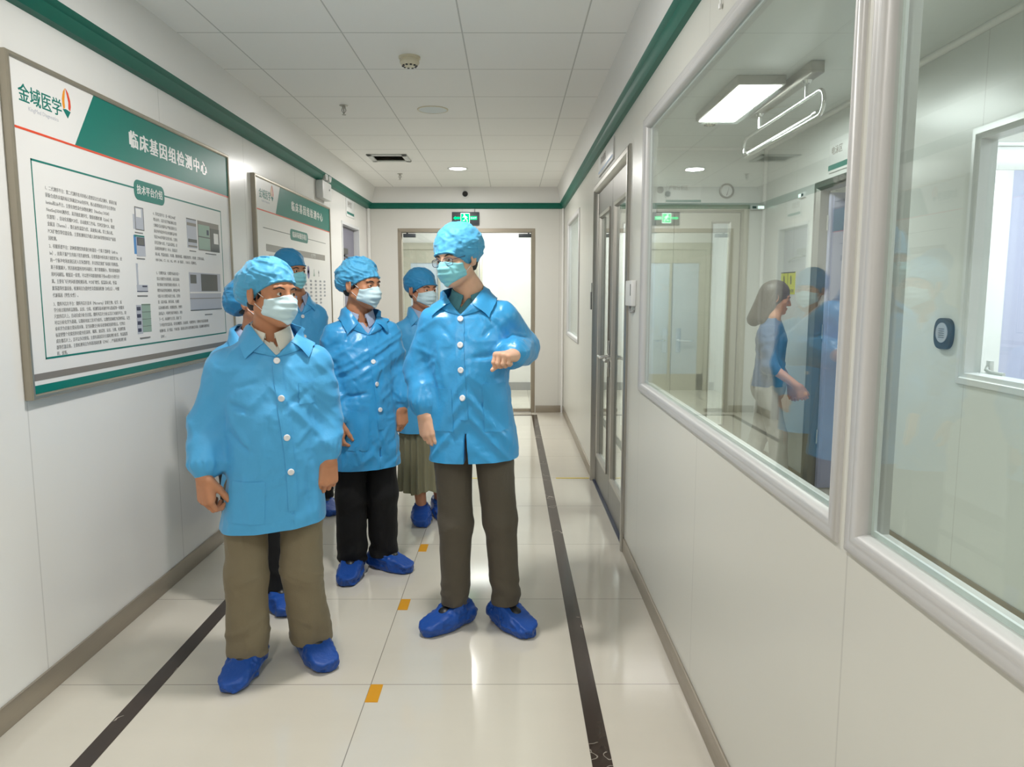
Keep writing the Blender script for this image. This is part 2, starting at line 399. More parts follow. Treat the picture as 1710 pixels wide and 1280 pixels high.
b = MB(); b.box(-3.3, XL-.08, 7.2, 7.28, 0, 2.6); b.box(-3.3, XL-.08, 9.28, 9.36, 0, 2.6); b.box(-3.38, -3.3, 7.2, 9.36, 0, 2.6); b.box(-3.38, XL-.08, 7.2, 9.36, 2.6, 2.66); b.box(-3.38, XL-.08, 7.2, 9.36, -.05, .0); structure(b.build('wall_store', M['lav_d']))
# ------------------------------------------------------------------ windows and doors of the right wall
fR = lambda off, a, z: (XR-off, a, z)
def window_frame(n, Wn, mname='alu'):
    a0, a1, z0, z1 = Wn
    root = structure(empty('window_%d' % n, (XR+.04, (a0+a1)/2, z0)))
    b = MB(); ring(b, a0, a1, z0, z1, [(0, -.055), (0, .004), (.003, .010), (.012, .013), (.020, .009), (.026, .011), (.034, .009), (.042, .000), (.046, -.010), (.046, -.055)], fR)
    b.build('window_frame', M[mname], root, smooth=True, ang=.9)
    b = MB(); b.box(XR+.014, XR+.020, a0+.04, a1-.04, z0+.04, z1-.04); b.build('window_pane', M['glass2' if n == 2 else 'glass'], root)
    b = MB(); ring(b, a0+.044, a1-.044, z0+.044, z1-.044, [(0, -.0205), (0, -.026), (.012, -.026), (.012, -.0205)], fR); b.build('gasket', M['alu_w'], root)
    return root
window_frame(1, W1); window_frame(2, W2); window_frame(3, W0)
# window to the side room
RWr = structure(empty('window_4', (XS, 3.0, 1.04)))
fS = lambda off, a, z: (XS-off, a, z)
b = MB(); ring(b, RW[0], RW[1], RW[2], RW[3], [(0, -.08), (0, .010), (.03, .014), (.040, .004), (.055, .0), (.060, -.08)], fS); b.build('window_frame', M['alu_w'], RWr, smooth=True, ang=.7)
b = MB(); b.box(XS+.045, XS+.050, RW[0]+.05, RW[1]-.05, RW[2]+.05, RW[3]-.05); b.build('window_pane', M['glass_d'], RWr)
# steel double door of the right wall
d1 = structure(empty('door_1', (XR, 5.02, 0)))
b = MB(); ring(b, 4.16, 5.86, 0, 2.30, [(0, 0), (0, .012), (.014, .020), (.040, .020), (.052, .006), (.062, -.02), (.062, -.09), (.05, -.09), (.05, 0)], fR, bottom=False); b.build('door_frame', M['steel'], d1, smooth=True, ang=.5)
b = MB(); b.box(XR-.002, XR+.06, 4.21, 5.81, 0, .010); b.build('threshold', M['navy'], d1)
def leaf(y0, y1, hy, side):
    x0, x1 = XR+.018, XR+.056
    L = MB(); g0, g1, gz0, gz1 = y0+.105, y1-.105, .24, 2.06
    for c in cells(y0, y1, .012, 2.238, [(g0, g1, gz0, gz1)]): L.box(x0, x1, *c)
    lf = L.build('door_leaf', M['steel_d'], d1)
    b = MB(); ring(b, g0-.012, g1+.012, gz0-.012, gz1+.012, [(0, -.018), (0, -.008), (.02, -.012), (.024, -.030), (.012, -.030)], fR); b.build('glazing_bead', M['steel'], lf)
    b = MB(); b.box(XR+.030, XR+.036, g0-.005, g1+.005, gz0-.005, gz1+.005); b.build('door_glass', M['glass_d'], lf)
    b = MB(); b.box(x0-.006, x0, hy-.024, hy+.024, .92, 1.17); b.build('lock_plate', M['steel'], lf, bevel=.006)
    b = MB(); b.tube([(x0, hy, 1.06), (x0-.035, hy, 1.06), (x0-.052, hy+.012*side, 1.055), (x0-.057, hy+.04*side, 1.052), (x0-.057, hy+.135*side, 1.052)], .0095, 12)
    b.cyl((x0-.012, hy, 1.06), .022, .012, 'x'); b.cyl((x0-.009, hy, .99), .010, .009, 'x')
    b.build('door_handle', M['chrome'], lf, smooth=True, ang=.6)
    return lf
leaf(4.22, 5.005, 4.935, -1); leaf(5.012, 5.80, 5.08, 1)
# glazed double door in the end wall
d2 = structure(empty('door_2', (-.53, YB, 0)))
fB = lambda off, a, z: (a, YB-off, z)
b = MB(); ring(b, DB[0], DB[1], 0, DB[3], [(0, -.08), (0, .004), (.045, .018), (.050, .0), (.050, -.08)], fB, bottom=False); b.build('door_frame', M['base'], d2, smooth=True, ang=.4)
for (x0, x1, hx, hz) in ((-1.315, -.385, -1.31, 1), (-.372, .252, .255, -1)):
    b = MB(); b.box(x0, x1, YB+.035, YB+.047, .012, 2.205); lf = b.build('door_leaf', M['glass_d'], d2)
    b = MB(); xa = hx if hz > 0 else hx-.155
    b.box(xa+.004, xa+.155, YB+.012, YB+.060, 2.160, 2.203); b.tube([(xa+.03+(.02 if hz > 0 else .09), YB+.0, 2.21), (xa+.04+(.02 if hz > 0 else .09), YB+.03, 2.204)], .008); b.build('door_closer', M['dkgrey'], lf, bevel=.003)
    b = MB()
    xb = hx if hz > 0 else hx-.22
    b.box(xb, xb+.22, YB+.016, YB+.062, .006, .045); b.build('floor_hinge', M['base'], lf, bevel=.003)
b = MB(); b.box(-.384, -.373, YB+.036, YB+.046, .012, 2.205); b.build('door_seal', M['p_lgrey'], d2)
# room end door with slim glazed slits
d3 = structure(empty('door_3', (1.5, 6.77, 0)))
fE = lambda off, a, z: (a, 6.77-off, z)
b = MB(); ring(b, RB[0]-.03, RB[1]+.035, 0, RB[3]+.035, [(0, 0), (0, .012), (.02, .02), (.045, .016), (.062, -.01), (.066, -.08), (.03, -.08)], fE, bottom=False); b.build('door_frame', M['beige'], d3, smooth=True, ang=.5)
for (x0, x1, sl) in ((.90, 1.47, (1.02, 1.16)), (1.475, 2.065, (1.822, 1.968))):
    L = MB()
    for c in cells(x0, x1, .01, 2.20, [(sl[0], sl[1], .28, 2.11)]): L.box(c[0], c[1], 6.79, 6.83, c[2], c[3])
    lf = L.build('door_leaf', M['beige'], d3)
    b = MB(); b.box(sl[0]-.004, sl[1]+.004, 6.805, 6.811, .276, 2.114); b.build('door_glass', M['glass_d'], lf)
    b = MB(); ring(b, sl[0]-.014, sl[1]+.014, .266, 2.124, [(0, -.02), (0, -.012), (.014, -.016), (.014, -.024)], fE); b.build('glazing_bead', M['steel'], lf)
    hx = x1-.06 if x0 < 1.2 else x0+.06; sg = -1 if x0 < 1.2 else 1
    b = MB(); b.box(hx-.022, hx+.022, 6.784, 6.79, .95, 1.17); b.tube([(hx, 6.785, 1.06), (hx, 6.745, 1.06), (hx+.02*sg, 6.735, 1.06), (hx+.12*sg, 6.735, 1.06)], .009); b.build('door_handle', M['chrome'], lf, smooth=True, ang=.5)
# open steel door in the side wall of the room
d4 = structure(empty('door_4', (XS, 5.12, 0)))
b = MB(); ring(b, RD[0]-.04, RD[1]+.04, 0, RD[3]+.04, [(0, 0), (0, .012), (.016, .02), (.042, .016), (.060, -.01), (.064, -.08), (.03, -.08)], fS, bottom=False); b.build('door_frame', M['steel_d'], d4, smooth=True, ang=.5)
b = MB(); b.box(XS+.07, XS+.95, 5.55, 5.59, .01, 2.22); b.box(XS+.09, XS+.93, 5.545, 5.55, .03, 2.20); lf = b.build('door_leaf', M['lav'], d4)
b = MB(); b.tube([(XS+.86, 5.55, 1.05), (XS+.86, 5.50, 1.05), (XS+.76, 5.50, 1.05)], .009); b.build('door_handle', M['chrome'], lf, smooth=True)
for z in (.35, 1.15, 1.95):
    b = MB(); b.cyl((XS+.062, 5.575, z), .009, .11); b.build('hinge', M['chrome'], d4, smooth=True)
# side room door seen through the far window
d5 = structure(empty('door_5', (3.8, 5.0, 0)))
b = MB(); b.box(3.12, 4.5, 4.985, 5.0, 2.29, 2.44); b.box(3.10, 4.52, 4.975, 5.0, 2.44, 2.47); b.box(3.12, 3.30, 4.985, 5.0, 0, 2.29); b.box(4.32, 4.5, 4.985, 5.0, 0, 2.29); b.build('door_frame', M['alu_w'], d5, bevel=.003)
b = MB(); b.box(3.30, 4.32, 4.99, 4.999, .01, 2.29); b.build('door_leaf', M['lav'], d5)
# left wall doorway
d6 = structure(empty('door_6', (XL, 8.25, 0)))
fL = lambda off, a, z: (XL+off, a, z)
b = MB(); ring(b, 7.80, 8.69, 0, 2.23, [(0, 0), (0, .008), (.03, .008), (.034, -.08), (.02, -.08)], fL, bottom=False); b.build('door_frame', M['alu_w'], d6, smooth=True, ang=.5)
b = MB(); b.box(XL-.09, XL-.05, 7.86, 8.63, .01, 2.19); lf = b.build('door_leaf', M['lav_d'], d6)
b = MB(); b.tube([(XL-.05, 7.98, 1.88), (XL-.02, 7.99, 1.88), (XL-.012, 8.20, 1.86), (XL-.012, 8.36, 1.84), (XL-.03, 8.40, 1.83)], .011); b.box(XL-.05, XL-.015, 7.90, 8.16, 1.90, 1.96); b.build('door_closer', M['black'], lf, smooth=True, ang=.5)
# lobby seen through the end door: glazed steel door on the far wall
d7 = structure(empty('door_7', (-1.1, 11.35, 0)))
b = MB(); b.box(-1.70, -.42, 11.30, 11.35, 2.13, 2.23); b.box(-1.70, -1.60, 11.30, 11.35, 0, 2.13); b.box(-.50, -.42, 11.30, 11.35, 0, 2.13); b.build('door_frame', M['beige'], d7, bevel=.004)
b = MB(); b.box(-1.60, -.50, 11.32, 11.345, 1.93, 2.13); b.box(-1.60, -1.50, 11.32, 11.345, 0, 1.93); b.box(-1.085, -1.055, 11.30, 11.345, 0, 1.93); b.box(-.58, -.50, 11.32, 11.345, 0, 1.93); b.box(-1.60, -.50, 11.32, 11.345, 0, .25); lf = b.build('door_leaf', M['beige'], d7)
b = MB(); b.box(-1.50, -.58, 11.33, 11.338, .25, 1.93); b.build('door_glass', M['blueglass'], lf)
t = tag(flat('B', 11.345, -.86, -.60, 2.36, 2.50, .006).build('door_sign', M['white']), 'small white sign above the steel door in the lobby beyond the end door', 'sign')
flat('B', 11.339, -.86, -.60, 2.37, 2.385, .001).build('stripe', M['p_green'], t)

# ------------------------------------------------------------------ ceiling fixtures
def downlight(y, on, label):
    r = empty('ceiling_light', (LAMP_X, y, 2.75), label, 'ceiling light', 'round ceiling lights of the corridor' if on and y < 5 else None)
    b = MB(); b.lathe((LAMP_X, y, 2.7505), [(.086, -.001), (.086, -.004), (.098, -.0075), (.106, -.006), (.108, 0)], 40); b.build('rim', M['white'], r, smooth=True, ang=.6)
    b = MB(); b.lathe((LAMP_X, y, 2.7505), [(.087, -.0045), (.05, -.006), (.004, -.0065)], 40); b.build('diffuser', M['lit'] if on else M['cream'], r, smooth=True)
downlight(7.8, True, 'lit round ceiling light near the far end wall')
for (y, _), lb in zip(LAMPS[1:], ('lit round ceiling light just above the front man and the man in glasses', 'lit round ceiling light right above the viewer', 'lit round ceiling light farthest behind the viewer')): downlight(y, True, lb)
r = empty('ceiling_cover', (LAMP_X, 5.33, 2.75), 'round unlit cover flush in the ceiling tile, beyond the smoke detector', 'ceiling cover')
b = MB(); b.lathe((LAMP_X, 5.33, 2.7505), [(.108, 0), (.106, -.004), (.098, -.005), (.0975, -.002)], 40); b.build('rim', M['cream'], r, smooth=True, ang=.6)
b = MB(); b.lathe((LAMP_X, 5.33, 2.7505), [(.098, -.0035), (.003, -.0045)], 40); b.build('disc', M['ceil_plain'], r, smooth=True)
def smoke(x, y, z, label):
    r = empty('smoke_detector', (x, y, z), label, 'smoke detector')
    b = MB(); b.lathe((x, y, z+.0005), [(.058, 0), (.058, -.010), (.050, -.014)], 36); b.build('base', M['cream'], r, smooth=True, ang=.6)
    b = MB(); b.lathe((x, y, z), [(.050, -.013), (.053, -.030), (.044, -.044), (.020, -.050), (.004, -.051)], 36); h = b.build('housing', M['cream'], r, smooth=True, ang=.6)
    b = MB()
    for k in range(10):
        a = 2*PI*k/10; b.cyl((x+.0355*math.cos(a), y+.0355*math.sin(a), z-.0505), .0062, .009, n=10)
    b.build('vent_holes', M['black'], h)
smoke(-.54, 4.17, 2.75, 'round cream smoke detector on the corridor ceiling, nearest fixture')
def sprinkler(x, y, label):
    r = empty('sprinkler', (x, y, 2.75), label, 'sprinkler')
    b = MB(); b.lathe((x, y, 2.7505), [(.030, 0), (.028, -.004), (.012, -.008), (.011, -.02)], 20); b.build('escutcheon', M['steel'], r, smooth=True)
    b = MB(); b.tube([(x-.010, y, 2.732), (x-.014, y, 2.715), (x, y, 2.695), (x+.014, y, 2.715), (x+.010, y, 2.732)], .0025, 8); b.cyl((x, y, 2.690), .003, .04, n=8); b.build('frame_arms', M['steel_d'], r, smooth=True)
    b = MB(); b.cyl((x, y, 2.687), .014, .003, n=16); b.build('deflector', M['steel'], r)
sprinkler(-1.125, 5.215, 'ceiling sprinkler head above the middle of the left wall')
sprinkler(-1.176, 8.14, 'ceiling sprinkler head behind the air vent, near the end wall')
r = empty('air_vent', (-1.14, 7.17, 2.75), 'white square air vent with an open dark slot in the ceiling', 'vent')
b = MB(); x0, x1, y0, y1 = -1.32, -.95, 7.0, 7.36
for c in ((x0, x1, y0, y0+.05), (x0, x1, y1-.05, y1), (x0, x0+.05, y0, y1), (x1-.05, x1, y0, y1)): b.box(c[0], c[1], c[2], c[3], 2.738, 2.7505)
b.build('frame', M['ceil_plain'], r, bevel=.004)
b = MB()
for k in range(6): b.add([(x0+.05, y0+.055+k*.042, 2.742), (x1-.05, y0+.055+k*.042, 2.742), (x1-.05, y0+.085+k*.042, 2.749), (x0+.05, y0+.085+k*.042, 2.749)], [(0, 1, 2, 3)])
b.build('slats', M['cream'], r)
b = MB(); b.box(x0+.045, x1-.045, y0+.045, y1-.045, 2.749, 2.7497); b.build('duct_opening', M['p_dgrey'], r)
r = empty('dome_camera', (-.535, 9.05, 2.70), 'small black dome camera on the cove above the end wall', 'camera')
b = MB(); b.lathe((-.54, 9.15, 2.665), [(.046, 0), (.046, -.03), (.036, -.035)], 24, 'y'); b.build('housing', M['white'], r, smooth=True, ang=.5)
b = MB(); b.lathe((-.54, 9.125, 2.665), [(.030, 0), (.034, -.012), (.026, -.028), (.010, -.034), (.001, -.035)], 24, 'y'); b.build('dome', M['black'], r, smooth=True)
# exit sign of the end wall
r = empty('exit_sign', (-.54, YB, 2.31), 'black exit sign with lit green running man above the end door', 'exit sign')
b = MB(); b.box(-.705, -.375, YB-.03, YB-.001, 2.302, 2.458); b.build('case', M['dkgrey'], r, bevel=.004)
y = YB-.031
b = MB(); b.box(-.600, -.490, y, y+.002, 2.325, 2.446); b.build('pictogram_panel', M['e_white'], r)
def man(y, cx, cz, s, m, par):
    b = MB(); P = lambda pts: b.prism([(cx+px*s, y, cz+pz*s) for px, pz in pts], (0, -.0015, 0))
    b.cyl((cx-.010*s*1, y, cz+.036*s), .0105*s, -.0015, 'y', 14)
    P([(-.016, .024), (.010, .026), (.014, .000), (-.004, -.004)]); P([(-.014, .024), (-.034, .010), (-.030, .004), (-.010, .014)]); P([(.010, .024), (.030, .008), (.026, .002), (.008, .012)])
    P([(-.004, .000), (.012, .000), (-.006, -.022), (-.030, -.026), (-.030, -.034), (-.002, -.031)]); P([(.004, .002), (.014, .000), (.028, -.022), (.030, -.046), (.022, -.046), (.018, -.024)])
    return b.build('running_man', m, par)
b = MB(); b.box(-.594, -.496, y-.001, y, 2.333, 2.438); b.box(-.594, -.496, y-.001, y, 2.333, 2.438); b.build('pictogram_back', M['e_green'], r)
man(y-.001, -.545, 2.386, 1.0, M['e_white'], r)
b = MB(); b.box(-.665, -.606, y, y+.002, 2.372, 2.400); b.prism([(-.690, y+.002, 2.386), (-.662, y+.002, 2.410), (-.662, y+.002, 2.362)], (0, -.002, 0)); b.build('arrow', M['e_green'], r)
b = MB(); b.box(-.484, -.402, y, y+.002, 2.366, 2.408); b.build('word_panel', M['e_green'], r)
text('word', 'EXIT', .030, (-.478, y-.0005, 2.376), 'B', M['e_white'], r, width=.070)
b = MB(); b.cyl((-.43, YB-.012, 2.455), .005, .04, n=8); b.build('hanger', M['grey'], r)
# ------------------------------------------------------------------ things on the right wall
t = empty('access_panel', (XR, 4.02, 1.41), 'white access control box beside the near side of the steel double door', 'control box')
b = MB(); b.box(XR-.028, XR, 3.915, 4.105, 1.425, 1.56); b.build('case', M['white'], t, bevel=.005)
b = MB(); b.box(XR-.0295, XR-.027, 3.925, 3.94, 1.48, 1.54); b.build('slot', M['black'], t)
b = MB(); b.tube([(XR-.012, 4.03, 1.426), (XR-.016, 4.03, 1.405), (XR-.014, 4.0, 1.392), (XR-.006, 3.965, 1.395), (XR-.002, 3.955, 1.40)], .006, 8); b.build('cable', M['grey'], t, smooth=True)
t = empty('card_reader', (XR, 6.02, 1.42), 'slim black card reader beside the far side of the steel double door', 'card reader')
b = MB(); b.box(XR-.020, XR, 5.905, 5.985, 1.36, 1.50); b.build('case', M['black'], t, bevel=.004)
b = MB(); b.cyl((XR-.012, 5.95, 1.50), .004, .07, n=8); b.build('cable', M['grey'], t)
t = tag(flat('R', XR, 4.84, 5.62, 2.335, 2.475, .010).build('door_sign', M['white'], bevel=.002), 'long white sign on the right wall above the steel double door', 'sign')
flat('R', XR-.010, 4.86, 5.60, 2.352, 2.368, .001).build('stripe', M['p_blue'], t)
text('word', '样本处理区', .058, (XR-.0105, 5.48, 2.405), 'R', M['p_grey'], t, thick=.0004)
t = tag(MB(), None) if False else None
b = MB(); b.tube([(XR-.006, 2.43, 2.50), (XR-.008, 2.43, 2.44), (XR-.006, 2.43, 2.3835)], .003, 8); b.cyl((XR-.007, 2.43, 2.372), .006, .014, n=8)
tag(b.build('pull_cord', M['white'], smooth=True), 'thin white cord hanging on the wall above the large window', 'cord')
# ------------------------------------------------------------------ things on the left wall
def camera_unit():
    r = empty('emergency_light', (XL, 6.95, 2.45), 'white twin spot emergency light on the left wall above the farther board', 'emergency light')
    b = MB(); b.box(XL, XL+.07, 6.80, 7.12, 2.335, 2.495); b.build('case', M['white'], r, bevel=.012)
    for y, s in ((6.93, -1), (7.06, 1)):
        b = MB(); b.lathe((XL+.055, y, 2.55), [(.02, -.06), (.040, -.045), (.048, 0), (.046, .02)], 24, 'x'); h = b.build('lamp_head', M['white'], r, smooth=True, ang=.5)
        b = MB(); b.lathe((XL+.074, y, 2.55), [(.040, 0), (.001, .002)], 24, 'x'); b.build('lens', M['p_lgrey'], h, smooth=True)
    b = MB(); b.cyl((XL+.0695, 7.03, 2.43), .008, .003, 'x');  b.build('indicator', M['dkgrey'], r)
camera_unit()
t = tag(flat('L', XL, 8.03, 8.43, 2.30, 2.49, .008).build('door_sign', M['white'], bevel=.002), 'small white sign with a green stripe on the left wall above the doorway', 'sign')
flat('L', XL+.008, 8.05, 8.41, 2.325, 2.350, .001).build('stripe', M['p_green'], t)
text('word', '更衣室', .07, (XL+.0085, 8.08, 2.405), 'L', M['p_grey'], t, thick=.0004)
# ------------------------------------------------------------------ information boards
def logo(par, x, y0, z0, s):
    """four-character wordmark with a drop shaped mark; s = character size"""
    text('wordmark', '金域医学', s, (x, y0, z0), 'L', M['p_green'], par, width=s*3.75, bold=.0012, thick=.0004)
    text('wordmark_subtitle', 'KingMed Diagnostics', s*.30, (x, y0+s*.75, z0-s*.42), 'L', M['p_lgrey'], par, width=s*2.6, thick=.0003)
    cy, cz, k = y0+s*4.25, z0+s*.75, s*.85
    def petal(name, pts, m):
        b = MB(); b.prism([(x, cy+a*k, cz+c*k) for a, c in pts], (.001, 0, 0)); b.build(name, m, par)
    petal('mark_left', [(-.06, 1.0), (-.30, .72), (-.46, .25), (-.46, -.15), (-.36, -.40), (-.20, -.30), (-.22, .15), (-.14, .55)], M['p_orange'])
    petal('mark_right', [(.0, 1.0), (.28, .75), (.46, .30), (.48, -.08), (.38, -.38), (.20, -.28), (.24, .15), (.14, .52)], M['p_red'])
    petal('mark_base', [(-.44, -.42), (-.10, -.36), (.42, -.44), (.05, -.92)], M['p_green'])
def board(name, a0, a1, z0, z1, label, gx0, gx1, gz, title, ty, tsz, tw):
    r = empty(name, (XL, (a0+a1)/2, z0), label, 'information board')
    x = XL+.022
    b = MB(); b.box(XL, x, a0+.01, a1-.01, z0+.01, z1-.01); b.build('panel', M['print'], r)
    b = MB(); ring(b, a0, a1, z0, z1, [(0, 0), (0, .026), (.004, .031), (.014, .031), (.019, .026), (.020, .0)], fL); b.build('frame', M['bframe'], r, smooth=True, ang=.6)
    b = MB(); b.prism([(x, gx0, z1-.02), (x, a1-.02, z1-.02), (x, a1-.02, gz), (x, gx1, gz)], (.0010, 0, 0)); b.build('header_band', M['p_green'], r)
    flat('L', x, a0+.02, a1-.02, gz-.008, gz, .0012).build('header_line', M['p_red'], r)
    text('title', title, tsz, (x+.0012, ty, z1-.02-(z1-.02-gz)*.64), 'L', M['print'], r, width=tw, bold=.0032, thick=.0004, space=tw/len(title)/tsz*1.02)
    zb = z0+.02
    flat('L', x, a0+.02, a1-.02, zb, zb+.030, .001).build('footer_green_band', M['p_green'], r)
    flat('L', x, a0+.02, a1-.02, zb+.047, zb+.072, .001).build('footer_grey_band', M['p_grey'], r)
    return r, x
r1, x1 = board('information_board', 2.640, 4.650, 1.112, 2.322, 'large framed information board on the left wall, the nearer one, with dense Chinese text', 3.187, 3.029, 2.075, '临床基因组检测中心', 3.455, .080, .865)
logo(r1, x1, 2.700, 2.170, .068)
b = MB()
for c in ((2.741, 4.50, 1.968, 1.975), (2.741, 4.50, 1.252, 1.259), (2.741, 2.746, 1.252, 1.975), (4.495, 4.50, 1.252, 1.975)): b.box(x1, x1+.001, *c)
b.build('text_border', M['p_green'], r1)
def pill(par, x, y0, y1, z0, z1, m):
    r_ = (z1-z0)/2*.75; pts = []
    for cy, cz, a0 in ((y1-r_, z1-r_, 0), (y0+r_, z1-r_, 90), (y0+r_, z0+r_, 180), (y1-r_, z0+r_, 270)):
        for k in range(6): a = math.radians(a0+k*18); pts.append((x, cy+r_*math.cos(a), cz+r_*math.sin(a)))
    b = MB(); b.prism(pts, (.0022, 0, 0)); return b.build('subtitle_plate', m, par)
pill(r1, x1, 3.478, 3.775, 1.922, 2.012, M['p_green'])
text('subtitle', '技术平台介绍', .045, (x1+.0022, 3.500, 1.952), 'L', M['print'], r1, width=.252, bold=.001, thick=.0004)
def para(par, x, lines, y, z, pitch, w, sz, full=None):
    full = full or w
    g = [text('paragraph_line', s, sz, (x+.0003, y, z-i*pitch), 'L', M['p_text'], None, thick=.0002, width=None, sx=full/(38*sz)) for i, s in enumerate(lines)]
    bm = bmesh.new()
    for o in g: bm.from_mesh(o.data)
    me = bpy.data.meshes.new('paragraph'); bm.to_mesh(me); bm.free()
    for o in g:
        d = o.data; bpy.data.objects.remove(o); bpy.data.meshes.remove(d)
    return link('paragraph', me, M['p_text'], par)
P1 = ['1、二代测序平台：第二代测序技术的核心思想是边合成边测序，即通过捕', '获新合成的末端的标记来确定DNA的序列，核心原理和技术平台主要有Il', 'lumina和Life平台，主要有致性染色体数检测仪（NextSeq CN500）',
      'NextSeq550AR测序仪、高灵敏度测序仪，微量核酸检测（Qubit）等', '仪器等）、自动化核酸PCR仪、自动建库工作站、实时定量PCR、梯度', '金属浴（Thermo）、微孔板恒温混匀仪、高速离心机、掌上离心机、',
      'PCR扩增仪等仪器设备，主要检测项目为胎儿染色体非整倍体及产前基', '因检测。']
P2 = ['2、核酸质谱平台：这种质谱仪的质量分析器是一个离子漂移管（drift tu', 'be），由离子源产生的离子首先被收集，在收集器中所有离子速度变为0，使', '用一个脉冲电场加速后进入无场漂移管，并以恒定速度飞向离子接收器。',
      '离子质量越大，到达接收器所用时间越长；离子质量越小，到达接收器所', '用时间越短。根据这一原理，可以把不同质量的离子按m/z值大小进行分', '离。主要有飞行时间质谱检测系统、PCR扩增仪、低温离心机、恒温',
      '震荡器等仪器设备，检测项目为遗传性耳聋基因检测（20位点）、叶酸', '代谢基因（男性/女性）。']
P3 = ['3、微阵列芯片平台：微阵列芯片技术（Microarray）是将生物、化学、医', '学分析过程的样品制备、反应、分离、检测等基本操作单元集成到一块微米', '尺度的芯片上，自动完成分析全过程。微阵列芯片分析以芯片为操作平台，同',
      '时以分析化学为基础，以微机电加工技术为依托，以微管道网络为结构特征，以生', '命科学为目前主要应用对象，是当前微全分析系统领域发展的重点。它的目', '标是把整个化验室的功能包括采样、稀释、加试剂、反应、分离、检测等集',
      '成在微芯片上，且可以多次使用。主要有基因芯片扫描检测分析仪、恒温振荡', '器等仪器设备，主要检测项目为单基因病检测（CMA）、产前基因检测分析', '样、优等。']
para(r1, x1, P1, 2.812, 1.876, .0262, .590, .0175)
para(r1, x1, P2, 2.812, 1.664, .0262, .590, .0175)
para(r1, x1, P3, 2.812, 1.448, .0234, .590, .0172)
P4 = ['4、荧光定量平台：是一种在DNA扩', '增反应中，以荧光化学物质测每次聚', '合酶链式反应循环后产物总量的方法', '通过内参或者外参法对待测样品中的', '特定DNA序列进行定量分析。主要有',
      '荧光定量PCR仪，产品及试剂盒，是', '高通量的检测平台（PCR、基因芯片', '离心机、恒温金属浴、冷冻箱、微量移液器、核酸提取仪等，可检测：乙型肝炎病毒、', 'HBV-DNA、CT、UU、NG、HPV、EB（病毒），TORCH、检测项目。']
P5 = ['5、毛细管电泳：毛细管电泳技术是一', '类以毛细管为分离通道，高压直流电', '场为驱动力的新型液相分离技术，毛', '细管电泳仪的结构简单，使样品中带', '电粒子在毛细管内进行分离。主要包',
      '括：高压电源、进样系统、毛细管', '以及检测系统等，检测速度快，分辨率', '高样品少，可同时分析多种成分，具有', '下一代，本检测平台主要，用途广泛', '下步推进等仪器设备、荧光检测器等、自动进样、毛细管阵列，可测项目包括基因检测',
      '检测内容、亲子鉴定、个体识别、基因位点的多态性检测以及基因、基因测序检测等项目', '（STR）。']
para(r1, x1, P4, 3.648, 1.868, .0275, .59, .0180)
para(r1, x1, P5, 3.648, 1.585, .0282, .59, .0180)
# instrument pictures printed on the board
def pic(*rects, name='instrument_picture'):
    b = MB(); mats = []
    for i, (m, *c) in enumerate(rects):
        if m not in mats: mats.append(m)
        b.cur = mats.index(m); b.box(x1, x1+.0006+.00025*i, *c)
    o = b.build(name, [M[k] for k in mats], r1)
pic(('p_lgrey', 3.452, 3.545, 1.785, 1.852), ('p_dgrey', 3.470, 3.552, 1.783, 1.888), ('p_lgrey', 3.474, 3.546, 1.787, 1.884), ('print', 3.480, 3.528, 1.842, 1.880), ('p_text', 3.462, 3.535, 1.768, 1.773))
pic(('p_blue', 3.447, 3.490, 1.672, 1.758), ('p_green', 3.455, 3.548, 1.750, 1.760), ('p_lgrey', 3.468, 3.550, 1.664, 1.752), ('p_navy', 3.474, 3.546, 1.712, 1.750), ('p_dgrey', 3.484, 3.540, 1.716, 1.746), ('p_text', 3.465, 3.540, 1.650, 1.655))
pic(('p_lgrey', 3.453, 3.470, 1.530, 1.630), ('print', 3.468, 3.500, 1.530, 1.612), ('p_lgrey', 3.450, 3.552, 1.503, 1.532), ('p_navy', 3.450, 3.552, 1.500, 1.504), ('p_navy', 3.500, 3.545, 1.522, 1.529), ('p_text', 3.450, 3.545, 1.478, 1.484))
R4 = [('p_lgrey', 3.432, 3.482, 1.306, 1.440), ('p_mint', 3.482, 3.566, 1.312, 1.444)]
for k in range(4): R4 += [('p_navy', 3.436, 3.468, 1.316+k*.033, 1.332+k*.033), ('p_dgrey', 3.482, 3.566, 1.308+k*.0335+.031, 1.3405+k*.0335)]
pic(*R4, ('p_text', 3.450, 3.545, 1.284, 1.289))
pic(('p_lgrey', 4.018, 4.142, 1.735, 1.890), ('p_dgrey', 4.018, 4.142, 1.884, 1.890), ('p_grey', 4.022, 4.138, 1.852, 1.868), ('p_dgrey', 4.030, 4.140, 1.765, 1.782), ('p_grey', 4.030, 4.140, 1.740, 1.748), ('p_text', 4.04, 4.12, 1.716, 1.721))
pic(('p_grey', 4.158, 4.456, 1.728, 1.890), ('p_mint', 4.165, 4.320, 1.735, 1.870), ('p_dgrey', 4.165, 4.320, 1.800, 1.806), ('p_dgrey', 4.330, 4.456, 1.728, 1.860), ('print', 4.375, 4.440, 1.775, 1.835), ('p_navy', 4.280, 4.305, 1.818, 1.846), ('p_text', 4.25, 4.40, 1.712, 1.717))
pic(('p_lgrey', 4.016, 4.448, 1.398, 1.604), ('p_dgrey', 4.030, 4.108, 1.545, 1.592), ('p_dgrey', 4.170, 4.400, 1.504, 1.598), ('print', 4.018, 4.448, 1.492, 1.500), ('p_grey', 4.016, 4.448, 1.462, 1.466), ('p_dgrey', 4.016, 4.448, 1.398, 1.403), ('p_text', 4.20, 4.30, 1.370, 1.375))
r2, x2 = board('information_board', 5.105, 7.205, 1.10, 2.292, 'framed information board on the left wall, the farther one, half hidden behind the capped heads', 5.683, 5.558, 2.066, '临床基因组检测中心', 5.955, .080, .975)
